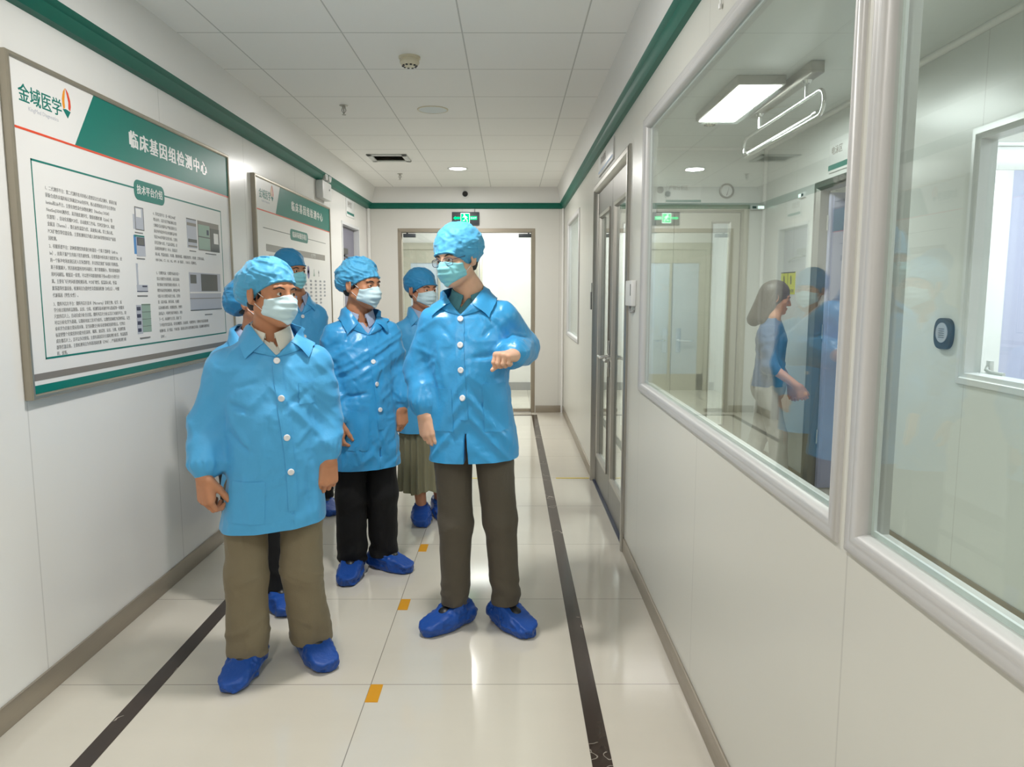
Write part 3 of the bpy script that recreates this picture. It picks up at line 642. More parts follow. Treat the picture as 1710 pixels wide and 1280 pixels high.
logo(r2, x2, 5.20, 2.150, .068)
pill(r2, x2, 5.905, 6.405, 1.905, 1.990, M['p_green'])
text('subtitle', '临床科研服务项目', .050, (x2+.0022, 5.955, 1.932), 'L', M['print'], r2, width=.40, bold=.001, thick=.0004)
flat('L', x2, 5.26, 7.02, 1.942, 1.947, .0008).build('rule_line', M['p_dgrey'], r2)
flat('L', x2, 5.31, 6.98, 1.785, 1.835, .0008).build('table_header', M['p_grey'], r2)
text('table_heading', '科研平台', .036, (x2+.001, 5.62, 1.797), 'L', M['print'], r2, thick=.0003)
text('table_heading', '检测项目', .036, (x2+.001, 6.50, 1.797), 'L', M['print'], r2, thick=.0003)
def ico(pts, m):
    b = MB(); b.prism([(x2, a, c) for a, c in pts], (.0008, 0, 0)); b.build('icon', M[m], r2)
ico([(6.395+.04*math.cos(k*PI/8), 1.665+.055*math.sin(k*PI/8)) for k in range(16)], 'p_purple')
ico([(6.37, 1.668), (6.395, 1.64), (6.42, 1.668), (6.395, 1.70)], 'print')
ico([(6.555, 1.635), (6.605, 1.635), (6.585, 1.672), (6.585, 1.695), (6.575, 1.695), (6.575, 1.672)], 'p_mint')
ico([(6.72, 1.665), (6.738, 1.69), (6.755, 1.665), (6.742, 1.663), (6.742, 1.635), (6.735, 1.635), (6.735, 1.663)], 'p_dgrey')
for j, (yy, rows) in enumerate(((6.30, 3), (6.46, 5), (6.62, 7), (6.78, 7), (6.93, 5))):
    g = '\n'.join(['检测项'] * rows)
    text('table_column', g, .022, (x2+.0006, yy-.03, 1.585), 'L', M['p_lgrey'], r2, thick=.0003, line=1.45)
para(r2, x2, ['全外显子测序、基因组测序、甲基化'] * 6, 5.36, 1.74, .05, .9, .028, 1.0)
# ------------------------------------------------------------------ floor markings
YT = [2.698+.8*k for k in range(0, 6)]
for k, y in enumerate(YT):
    lab = ['orange tape marker on the floor seam nearest the viewer', 'orange tape marker on the floor, second from the viewer', 'orange tape marker on the floor, third, left of the long-legged man in glasses', 'orange tape marker on the floor beside the skirted person',
           'orange tape marker on the floor seam behind the man in glasses', 'orange tape marker on the floor seam farthest off, near the end door'][k]
    b = MB(); b.box(-.5365, -.489, y-.126, y-.002, 0, .0016); tag(b.build('floor_marker', M['tape']), lab, 'floor marker', 'orange tape markers along the floor seam')
b = MB(); b.box(.37, .64, 5.872, 5.900, 0, .0016); tag(b.build('floor_tape', M['tape_y']), 'thin yellow tape line on the floor before the steel double door', 'floor tape')
b = MB(); b.box(-.40, -.22, 5.872, 5.900, 0, .0016); tag(b.build('floor_tape', M['tape_y']), 'thin yellow tape line on the floor seen behind the legs of the man in glasses', 'floor tape')
# ------------------------------------------------------------------ inside the room
r = empty('ceiling_lamp', (1.48, 5.05, 2.765), 'bright rectangular ceiling lamp in the room behind the glass', 'ceiling lamp')
b = MB(); b.box(1.335, 1.625, 4.55, 5.53, 2.712, 2.765); b.build('housing', M['steel'], r, bevel=.004)
b = MB(); b.box(1.352, 1.608, 4.568, 5.512, 2.706, 2.713); b.build('diffuser', M['lit'], r, bevel=.003)
r = empty('ceiling_lamp', (1.48, 1.2, 2.765), 'rectangular ceiling lamp in the room behind the nearer glass pane, out of view', 'ceiling lamp')
b = MB(); b.box(1.335, 1.625, .62, 1.78, 2.712, 2.765); b.build('housing', M['steel'], r, bevel=.004)
b = MB(); b.box(1.352, 1.608, .64, 1.76, 2.706, 2.713); b.build('diffuser', M['lit'], r, bevel=.003)
smoke(1.47, 5.66, 2.765, 'small cream detector on the room ceiling beside the bright lamp')
r = empty('disinfection_lamp', (1.70, 4.85, 2.765), 'hanging tube lamp with a looped steel guard rail inside the glazed room', 'hanging lamp')
b = MB(); b.box(1.66, 1.735, 4.27, 5.36, 2.70, 2.765); b.build('ballast_box', M['steel'], r, bevel=.004)
for y in (4.43, 5.24):
    b = MB(); b.cyl((1.70, y, 2.60), .009, .10, n=12); b.lathe((1.70, y, 2.70), [(.03, 0), (.02, -.018), (.011, -.02)], 16); b.build('hanger_rod', M['chrome'], r, smooth=True, ang=.6)
lp = []
for k in range(13): a = -PI/2+PI*k/12; lp.append((1.70, 4.24-.068*math.cos(a), 2.53+.068*math.sin(a)))
for k in range(13): a = PI/2+PI*k/12; lp.append((1.70, 5.50-.068*math.cos(a), 2.53+.068*math.sin(a)))
b = MB(); b.tube(lp, .011, 10, closed=True); b.build('guard_rail', M['chrome'], r, smooth=True)
b = MB(); b.cyl((1.70, 4.30, 2.482), .010, 1.16, 'y', 14); b.build('tube', M['white'], r, smooth=True, ang=.6)
for yy in (4.25, 5.45):
    b = MB(); b.cyl((1.70, yy, 2.482), .016, .05, 'y', 14); b.build('end_cap', M['chrome'], r, smooth=True, ang=.6)

t = tag(flat('B', 6.77, 1.385, 1.70, 2.275, 2.455, .008).build('room_sign', M['white'], bevel=.002), 'white sign with a green stripe above the door at the back of the glazed room', 'sign')
flat('B', 6.762, 1.385, 1.70, 2.292, 2.312, .001).build('stripe', M['p_green'], t)
text('word', '产物分析区', .045, (1.41, 6.7615, 2.40), 'B', M['p_grey'], t, width=.17, thick=.0004)
r = empty('wall_gauge', (1.93, 6.77, 2.39), 'round steel-rimmed dial on the end wall of the glazed room', 'gauge')
b = MB(); b.lathe((1.925, 6.771, 2.39), [(.062, 0), (.066, -.012), (.064, -.024), (.052, -.026), (.050, -.014)], 36, 'y'); b.build('rim', M['steel_d'], r, smooth=True, ang=.6)
b = MB(); b.lathe((1.925, 6.757, 2.39), [(.051, 0), (.001, -.001)], 36, 'y'); f = b.build('dial', M['white'], r)
b = MB(); b.prism([(1.922, 6.755, 2.35), (1.928, 6.755, 2.35), (1.946, 6.755, 2.42)], (0, -.001, 0)); b.build('needle', M['black'], f)
r = empty('wall_vent', (1.335, 6.77, 2.40), 'small round grey fitting on the end wall left of the white sign', 'wall fitting')
b = MB(); b.lathe((1.335, 6.771, 2.40), [(.030, 0), (.030, -.01), (.020, -.014), (.001, -.014)], 24, 'y'); b.build('cap', M['grey'], r, smooth=True, ang=.6)
for nm, c, lab in (('B', (2.135, 2.262), 'small status box with a green light at the corner of the room door frame'), ('R', (5.84, 5.96), 'small white status box beside the side door of the glazed room')):
    b = flat(nm, 6.748 if nm == 'B' else XS, c[0], c[1], 2.225, 2.265, .02); r = tag(b.build('indicator_box', M['white'], bevel=.003), lab, 'indicator')
    e = flat(nm, (6.728 if nm == 'B' else XS-.02), c[0]+.065, c[1]-.008, 2.232, 2.256, .001); e.build('indicator_light', M['e_white'], r)
    e = flat(nm, (6.728 if nm == 'B' else XS-.02), c[0]+.015, c[0]+.05, 2.234, 2.254, .001); e.build('display', M['dkgrey'], r)
t = tag(flat('R', XS, 4.98, 5.44, 2.335, 2.56, .01).build('room_sign', M['white'], bevel=.002), 'white sign with green stripe above the side door of the glazed room', 'sign')
flat('R', XS-.01, 4.98, 5.44, 2.352, 2.388, .001).build('stripe', M['p_green'], t)
text('word', '电泳区', .06, (XS-.0105, 5.40, 2.46), 'R', M['p_grey'], t, thick=.0004)
t = tag(flat('R', XS, 5.99, 6.30, 1.48, 1.66, .003).build('warning_sign', M['yellow']), 'yellow warning notice on the side wall of the glazed room', 'sign')
flat('R', XS-.003, 5.99, 6.30, 1.652, 1.66, .001).build('edge_line', M['black'], t)
flat('R', XS-.003, 6.142, 6.147, 1.53, 1.652, .001).build('divider', M['black'], t)
for yy in (6.07, 6.22):
    b = MB(); b.prism([(XS-.003, yy-.008, 1.56), (XS-.003, yy+.010, 1.56), (XS-.003, yy+.020, 1.62), (XS-.003, yy+.008, 1.635), (XS-.003, yy-.004, 1.61)], (-.001, 0, 0)); b.build('symbol', M['black'], t)
text('word', '当心滑倒', .034, (XS-.0035, 6.28, 1.494), 'R', M['black'], t, width=.26, thick=.0003)
r = empty('pressure_gauge', (XS, 3.885, 1.28), 'dark oval pressure gauge on the side wall beside the inner window', 'gauge')
b = MB(); pts = [(XS, 3.885+.080*math.copysign(abs(math.cos(a))**.6, math.cos(a)), 1.283+.082*math.copysign(abs(math.sin(a))**.8, math.sin(a))) for a in [2*PI*k/32 for k in range(32)]]
b.prism(pts, (-.020, 0, 0)); b.build('body', M['dkgrey'], r, bevel=.004)
b = MB(); b.prism([(XS-.020, 3.885+.052*math.cos(2*PI*k/32), 1.288+.052*math.sin(2*PI*k/32)) for k in range(32)], (-.004, 0, 0)); f = b.build('dial', M['p_lgrey'], r)
b = MB()
for k in range(5): b.box(XS-.0250, XS-.024, 3.86, 3.91, 1.262+k*.011, 1.265+k*.011)
b.build('scale_marks', M['dkgrey'], f)
r = empty('window_handle', (XS+.05, 3.6, 1.1), 'white lever handle seen through the inner window', 'handle')
b = MB(); b.box(XS+.10, XS+.125, 3.665, 3.695, 1.075, 1.16); b.build('plate', M['alu_w'], r, bevel=.004)
b = MB(); b.tube([(XS+.10, 3.68, 1.13), (XS+.085, 3.665, 1.115), (XS+.085, 3.63, 1.105), (XS+.085, 3.53, 1.105)], .009, 10); b.build('lever', M['alu_w'], r, smooth=True)
# lobby lamp; unseen lamp boxes added for the side and back room lights
for (lx, ly, sz, lb) in ((3.6, 3.6, .47, 'added unseen lamp box for the side room light beyond the inner window'), (-.3, 10.3, .32, 'square ceiling lamp of the lobby beyond the end door'), (1.4, 7.9, .32, 'added unseen lamp box for the light in the store behind the glazed room')):
    r = empty('ceiling_lamp', (lx, ly, 2.765), lb, 'ceiling lamp')
    b = MB(); b.box(lx-sz, lx+sz, ly-sz, ly+sz, 2.712, 2.765); b.build('housing', M['white'], r, bevel=.004)
    b = MB(); b.box(lx-sz+.015, lx+sz-.015, ly-sz+.015, ly+sz-.015, 2.706, 2.713); b.build('diffuser', M['lit_soft'], r)
# ------------------------------------------------------------------ people: signed distance fields meshed by surface nets
A_ = lambda *v: np.array(v, dtype=np.float64)
def nrm(v): v = np.asarray(v, float); return v/np.linalg.norm(v)
def rc(P, a, b, r1, r2):
    a = np.asarray(a, float); b = np.asarray(b, float); ba = b-a; L = max(ba@ba, 1e-9)
    pa = P-a; h = np.clip(pa@ba/L, 0, 1)
    return np.sqrt(((pa-h[:, None]*ba)**2).sum(1))-(r1+(r2-r1)*h)
def ell(P, c, r, R=None):
    q = P-np.asarray(c, float)
    if R is not None: q = q@R
    r = np.asarray(r, float); k0 = np.sqrt(((q/r)**2).sum(1))+1e-9; k1 = np.sqrt(((q/r**2)**2).sum(1))+1e-9
    return k0*(k0-1)/k1
def smin(a, b, k):
    h = np.clip(.5+.5*(b-a)/k, 0, 1); return b*(1-h)+a*h-k*h*(1-h)
def smax(a, b, k): return -smin(-a, -b, k)
def chain(P, pts, rs, k=.02):
    f = rc(P, pts[0], pts[1], rs[0], rs[1])
    for i in range(1, len(pts)-1): f = smin(f, rc(P, pts[i], pts[i+1], rs[i], rs[i+1]), k)
    return f
_rng = np.random.RandomState(7); _T = _rng.rand(32, 32, 32)
def vn(P):
    """value noise 0..1"""
    i = np.floor(P).astype(int); f = P-i; f = f*f*(3-2*f); i &= 31; j = (i+1) & 31
    x0, y0, z0 = i.T; x1, y1, z1 = j.T; fx, fy, fz = f.T
    a = _T[x0, y0, z0]*(1-fx)+_T[x1, y0, z0]*fx; b = _T[x0, y1, z0]*(1-fx)+_T[x1, y1, z0]*fx
    c = _T[x0, y0, z1]*(1-fx)+_T[x1, y0, z1]*fx; d = _T[x0, y1, z1]*(1-fx)+_T[x1, y1, z1]*fx
    return (a*(1-fy)+b*fy)*(1-fz)+(c*(1-fy)+d*fy)*fz
def ridge(P, s, seed=0.):
    q = P*np.asarray(s)+seed; w = vn(q*.5+9.1)*1.6
    n = vn(q+w[:, None]); return 1-np.abs(2*n-1)*1.6
def sstep(a, b, x): t = np.clip((x-a)/(b-a), 0, 1); return t*t*(3-2*t)
def net(f, lo, hi, vox, B=6, marg=1.6):
    lo = np.asarray(lo, float); hi = np.asarray(hi, float)
    nb = np.ceil((hi-lo)/(vox*B)).astype(int); n = nb*B+1
    c = [lo[k]+(np.arange(nb[k])+.5)*B*vox for k in range(3)]
    G = np.stack(np.meshgrid(*c, indexing='ij'), -1).reshape(-1, 3); fc = f(G).reshape(nb)
    F = np.repeat(np.repeat(np.repeat(fc, B, 0), B, 1), B, 2); F = np.pad(F, ((0, 1),)*3, mode='edge')
    act = np.abs(fc) < B*vox*.87*marg
    m = np.zeros(n, bool); ab = np.argwhere(act)
    for i, j, k in ab: m[i*B:i*B+B+1, j*B:j*B+B+1, k*B:k*B+B+1] = True
    idx = np.argwhere(m); F[m] = f(lo+idx*vox)
    F[0] = F[-1] = 1; F[:, 0] = F[:, -1] = 1; F[:, :, 0] = F[:, :, -1] = 1
    s = F < 0
    cs = np.zeros(n-1, np.int8)
    for dx in (0, 1):
        for dy in (0, 1):
            for dz in (0, 1): cs += s[dx:n[0]-1+dx, dy:n[1]-1+dy, dz:n[2]-1+dz]
    cell = (cs > 0) & (cs < 8); ci = np.argwhere(cell); vid = -np.ones(n-1, int); vid[cell] = np.arange(len(ci))
    acc = np.zeros((len(ci), 3)); cnt = np.zeros(len(ci))
    for ax in range(3):
        o1, o2 = [k for k in range(3) if k != ax]
        for u in (0, 1):
            for v in (0, 1):
                p = ci.copy(); p[:, o1] += u; p[:, o2] += v; q = p.copy(); q[:, ax] += 1
                fa = F[tuple(p.T)]; fb = F[tuple(q.T)]; x = (fa < 0) != (fb < 0)
                t = np.where(x, fa/(fa-fb+1e-12), 0); pt = p.astype(float); pt[:, ax] += t
                acc[x] += pt[x]; cnt[x] += 1
    V = lo+acc/cnt[:, None]*vox
    faces = []
    for ax in range(3):
        sl0 = [slice(None)]*3; sl1 = [slice(None)]*3; sl0[ax] = slice(0, -1); sl1[ax] = slice(1, None)
        a = s[tuple(sl0)]; b = s[tuple(sl1)]; e = np.argwhere(a != b); o1, o2 = (ax+1) % 3, (ax+2) % 3
        e = e[(e[:, o1] > 0) & (e[:, o2] > 0) & (e[:, o1] < n[o1]-1) & (e[:, o2] < n[o2]-1)]
        ins = a[tuple(e.T)]
        def g(d1, d2):
            q = e.copy(); q[:, o1] += d1; q[:, o2] += d2; return vid[tuple(q.T)]
        Q = np.stack([g(-1, -1), g(0, -1), g(0, 0), g(-1, 0)], 1)
        Q[~ins] = Q[~ins][:, ::-1]; faces.append(Q)
    Fq = np.concatenate(faces); Fq = Fq[(Fq >= 0).all(1)]
    return V, Fq
def to_mesh(name, parts):
    me = bpy.data.meshes.new(name); off = 0; Vs = []; Fs = []
    for V, Fq in parts: Vs.append(V); Fs.append(Fq+off); off += len(V)
    V = np.concatenate(Vs); Fq = np.concatenate(Fs)
    me.vertices.add(len(V)); me.vertices.foreach_set('co', V.astype(np.float32).ravel())
    me.loops.add(Fq.size); me.loops.foreach_set('vertex_index', Fq.ravel().astype(np.int32))
    me.polygons.add(len(Fq)); me.polygons.foreach_set('loop_start', np.arange(0, Fq.size, 4, dtype=np.int32)); me.polygons.foreach_set('loop_total', np.full(len(Fq), 4, np.int32))
    me.update(calc_edges=True); me.validate(); me.polygons.foreach_set('use_smooth', [True]*len(me.polygons))
    return me
def cut_plane(me, co, no):
    bm = bmesh.new(); bm.from_mesh(me)
    bmesh.ops.bisect_plane(bm, geom=bm.verts[:]+bm.edges[:]+bm.faces[:], plane_co=co, plane_no=no, clear_outer=True)
    bm.to_mesh(me); bm.free(); me.polygons.foreach_set('use_smooth', [True]*len(me.polygons))
def grad(f, P, e=.002):
    g = np.stack([f(P+A_(*((e if k == j else 0) for j in range(3))))-f(P-A_(*((e if k == j else 0) for j in range(3)))) for k in range(3)], 1)
    return g/(np.linalg.norm(g, axis=1, keepdims=True)+1e-9)
def project(f, P, t, it=5):
    P = np.array(P, float)
    for _ in range(it): P = P-(f(P)-t)[:, None]*grad(f, P)*.9
    return P
def sheet(name, grid, m, par, thick=.003, label=None):
    """grid (rows, cols, 3) -> thin solid sheet"""
    R, C = grid.shape[:2]; bm = bmesh.new(); vs = [[bm.verts.new(grid[i, j]) for j in range(C)] for i in range(R)]
    for i in range(R-1):
        for j in range(C-1): bm.faces.new((vs[i][j], vs[i+1][j], vs[i+1][j+1], vs[i][j+1]))
    bmesh.ops.recalc_face_normals(bm, faces=bm.faces[:])
    bmesh.ops.solidify(bm, geom=bm.faces[:], thickness=thick)
    me = bpy.data.meshes.new(name); bm.to_mesh(me); bm.free()
    o = link(name, me, m, par, label, smooth=True)
    try: me.set_sharp_from_angle(angle=.9)
    except Exception: pass
    return o

def cloth(name, col, rough=.45, sheen=.25, bumps=.0012, scale=60, spec=.5, sub=0.0, crk=0.):
    m = mat(name, col, rough, spec=spec); b = nodes(m)[2]
    b.inputs['Sheen Weight'].default_value = sheen; b.inputs['Sheen Roughness'].default_value = .4
    if sub: b.inputs['Transmission Weight'].default_value = 0
    h = noise(m, scale, 4, rough=.6); h2 = noise(m, 9, 3)
    n = mth(m, 'ADD', mth(m, 'MULTIPLY', h, .35), h2)
    if crk:
        t = N(m, 'ShaderNodeTexNoise', noise_type='RIDGED_MULTIFRACTAL'); t.inputs['Scale'].default_value = 7; t.inputs['Detail'].default_value = 3; t.inputs['Distortion'].default_value = 1.2
        g_ = N(m, 'ShaderNodeNewGeometry'); mp_ = N(m, 'ShaderNodeMapping'); mp_.inputs['Scale'].default_value = (1, 1, .7); m.node_tree.links.new(g_.outputs['Position'], mp_.inputs[0]); m.node_tree.links.new(mp_.outputs[0], t.inputs['Vector'])
        n = mth(m, 'ADD', n, mth(m, 'MULTIPLY', t.outputs[0], crk))
    m.node_tree.links.new(bump(m, n, bumps*6, .45), b.inputs['Normal'])
    return m
M['coat'] = cloth('blue_coat', srgb(78, 168, 222), .50, .2, .0012, 45, .4, crk=.25)
M['coat2'] = cloth('blue_coat_satin', srgb(58, 156, 214), .34, .1, .0014, 40, .5, crk=1.1)
M['cap'] = cloth('blue_cap', srgb(84, 170, 214), .6, .25, .0012, 70, .35, crk=.5)
M['cap_shade'] = cloth('blue_cap_shaded', srgb(52, 140, 192), .6, .2, .0012, 70, .35, crk=.4)  # darker copy of the cap blue, with shade put into the colour
M['mask'] = cloth('mask_blue', srgb(204, 230, 238), .6, .3, .0006, 120)
M['mask2'] = cloth('mask_teal', srgb(140, 214, 226), .6, .3, .0006, 120)
M['loop'] = mat('ear_loop_white', (.8, .8, .8), .6)
M['olive'] = cloth('olive_trousers', srgb(124, 113, 90), .8, .1, .0010, 140)
M['brown'] = cloth('dark_brown_trousers', srgb(84, 77, 66), .8, .1, .0010, 140)
M['blackcl'] = cloth('black_trousers', (.006, .006, .007), .75, .03, .0010, 120, .3)
M['skirt'] = cloth('olive_skirt', srgb(128, 124, 98), .7, .2, .0010, 80)
M['shoe'] = cloth('blue_shoe_cover', srgb(17, 72, 156), .45, .1, .0022, 55, .45, crk=1.2)
M['shoebk'] = mat('black_shoe', (.008, .008, .010), .4)
M['shirt_w'] = cloth('white_shirt', (.72, .70, .62), .7, .1, .0006, 120)
M['shirt_t'] = cloth('teal_shirt', srgb(72, 130, 142), .7, .1, .0006, 120)
M['shirt_l'] = cloth('pale_shirt', srgb(165, 175, 200), .7, .1, .0006, 120)
M['denim'] = cloth('dark_blue_top', srgb(48, 84, 122), .7, .1, .0010, 80)
M['pants_w'] = cloth('pale_trousers', srgb(168, 165, 158), .7, .1, .0010, 80)
M['hair'] = mat('black_hair', (.012, .010, .009), .45)
M['hair_b'] = mat('brown_hair', (.055, .042, .032), .5)
M['eyew'] = mat('eye_white', (.70, .68, .64), .25)
M['eyed'] = mat('eye_iris', (.018, .010, .007), .15)
M['button'] = mat('white_button', (.82, .82, .84), .25)
M['lens'] = glass_mat('spectacle_lens', (.92, .93, .97), 1.6)
M['rim'] = mat('spectacle_rim', (.03, .025, .06), .25)
def skin(name, c):
    m = mat(name, c, .5, spec=.4); b = nodes(m)[2]
    b.inputs['Subsurface Weight'].default_value = .12; b.inputs['Subsurface Radius'].default_value = (.6, .25, .12); b.inputs['Subsurface Scale'].default_value = .012
    setcol(m, mixc(m, noise(m, 24, 4), tuple(x*.86 for x in c), tuple(min(1, x*1.12) for x in c)))
    m.node_tree.links.new(bump(m, noise(m, 220, 3), .0008, .35), b.inputs['Normal']); return m
M['skin_a'] = skin('skin_tan', srgb(192, 134, 100)); M['skin_b'] = skin('skin_warm', srgb(200, 140, 108)); M['skin_c'] = skin('skin_light', srgb(224, 178, 150))

def rotz(a): c, s = math.cos(a), math.sin(a); return np.array([[c, -s, 0], [s, c, 0], [0, 0, 1]])
def head_rot(yaw, pitch, roll):
    """facing -y turned by yaw towards +x; pitch > 0 looks down"""
    return np.array((Matrix.Rotation(math.radians(yaw), 3, 'Z') @ Matrix.Rotation(math.radians(roll), 3, 'Y') @ Matrix.Rotation(math.radians(pitch), 3, 'X')))
def f_head(q, lid=.0055):
    ax = np.abs(q[:, 0]); Q = np.stack([ax, q[:, 1], q[:, 2]], 1)
    f = ell(q, (0, .014, .047), (.075, .095, .080))
    f = smin(f, ell(q, (0, -.030, -.022), (.060, .060, .088)), .03)
    f = smin(f, rc(Q, (.048, .004, -.052), (.012, -.066, -.094), .024, .021), .03)
    f = smin(f, ell(Q, (.040, -.056, -.018), (.026, .022, .020)), .018)
    f = smin(f, ell(q, (0, -.074, .030), (.052, .016, .012)), .015)
    f = smax(f, -ell(Q, (.031, -.098, .006), (.019, .020, .0125)), .012)
    f = smin(f, rc(q, (0, -.086, .016), (0, -.108, -.026), .0085, .0115), .012)
    f = smin(f, ell(Q, (.0125, -.098, -.031), (.010, .011, .008)), .006)
    f = smin(f, ell(q, (0, -.088, -.060), (.024, .013, .0065)), .006); f = smin(f, ell(q, (0, -.086, -.071), (.020, .013, .0075)), .006)
    f = smin(f, ell(q, (0, -.080, -.094), (.020, .016, .015)), .015)
    e = ell(Q, (.031, -.076, .007), (.0155, .0150, .0145))
    e = np.maximum(e, -ell(Q, (.031, -.094, .006), (.0135, .022, lid)))
    f = smin(f, e, .004)
    R = np.array(Matrix.Rotation(.30, 3, 'Z') @ Matrix.Rotation(-.15, 3, 'X'))
    er = ell(Q, (.0835, .018, -.002), (.0105, .0225, .036), R); er = smax(er, -ell(Q, (.0955, .012, .003), (.0085, .0125, .022), R), .004)
    er = smin(er, ell(Q, (.076, .010, -.030), (.007, .010, .010)), .006)
    return smin(f, er, .007)
def hand_pts(o, d, n, t, curl, thumb, s=1., spread=1.):
    """o wrist, d finger direction, n back of the hand, t thumb side; returns rounded cones"""
    o, d, n, t = (np.asarray(v, float) for v in (o, d, n, t)); d = nrm(d); n = nrm(n-d*(n@d)); t = nrm(t-d*(t@d)-n*(t@n))
    palm = []; fin = []
    cs = (.029, .0095, -.0100, -.0275); ka = (.088, .091, .086, .079); ln = (.070, .078, .073, .057)
    for i in range(4):
        k = o+(d*ka[i]+t*cs[i]*spread+n*(.004-.003*abs(i-1.3)))*s
        palm.append((o+(d*.004+t*cs[i]*.62)*s, k, .0155*s, .0125*s))
        palm.append((o+(d*.02+t*cs[i]*.8-n*.008)*s, k-(d*.012+n*.008)*s, .014*s, .0115*s))
        a = 0; p = k; c = curl[i] if isinstance(curl, (list, tuple)) else curl
        seg = []
        for L, r0, r1, ca in ((.46, .0102, .0093, c[0] if isinstance(c, tuple) else c*.8), (.30, .0093, .0085, c[1] if isinstance(c, tuple) else c*1.1), (.24, .0085, .0070, c[2] if isinstance(c, tuple) else c*.7)):
            a += math.radians(ca); v = d*math.cos(a)-n*math.sin(a)+t*(.04*(1.5-i)*spread)*math.cos(a); e = p+v*ln[i]*L*s
            seg.append((p, e, r0*s*(.92 if i == 3 else 1), r1*s*(.92 if i == 3 else 1))); p = e
        fin.append(seg)
    td, tt, tn = thumb; v = nrm(d*td+t*tt-n*tn); p0 = o+(d*.018+t*.026-n*.006)*s; p1 = p0+v*.042*s; v2 = nrm(v+d*.45-n*.15); p2 = p1+v2*.033*s; v3 = nrm(v2+d*.35-n*.2); p3 = p2+v3*.026*s
    return palm, fin, [(p0, p1, .0165*s, .0125*s), (p1, p2, .0122*s, .0105*s), (p2, p3, .0105*s, .0080*s)]
def f_hand(P, H, elbow, s=1.):
    palm, fin, th = H
    f = None
    for a, b, r1, r2 in palm:
        g = rc(P, a, b, r1, r2); f = g if f is None else smin(f, g, .012*s)
    g = None
    for a, b, r1, r2 in th:
        x = rc(P, a, b, r1, r2); g = x if g is None else smin(g, x, .005)
    f = smin(f, g, .010*s)
    F = None
    for seg in fin:
        g = None
        for a, b, r1, r2 in seg:
            x = rc(P, a, b, r1, r2); g = x if g is None else smin(g, x, .003)
        F = g if F is None else smin(F, g, .0015)
    f = smin(f, F, .005*s)
    w = (palm[1][0]+palm[5][0])/2
    return f

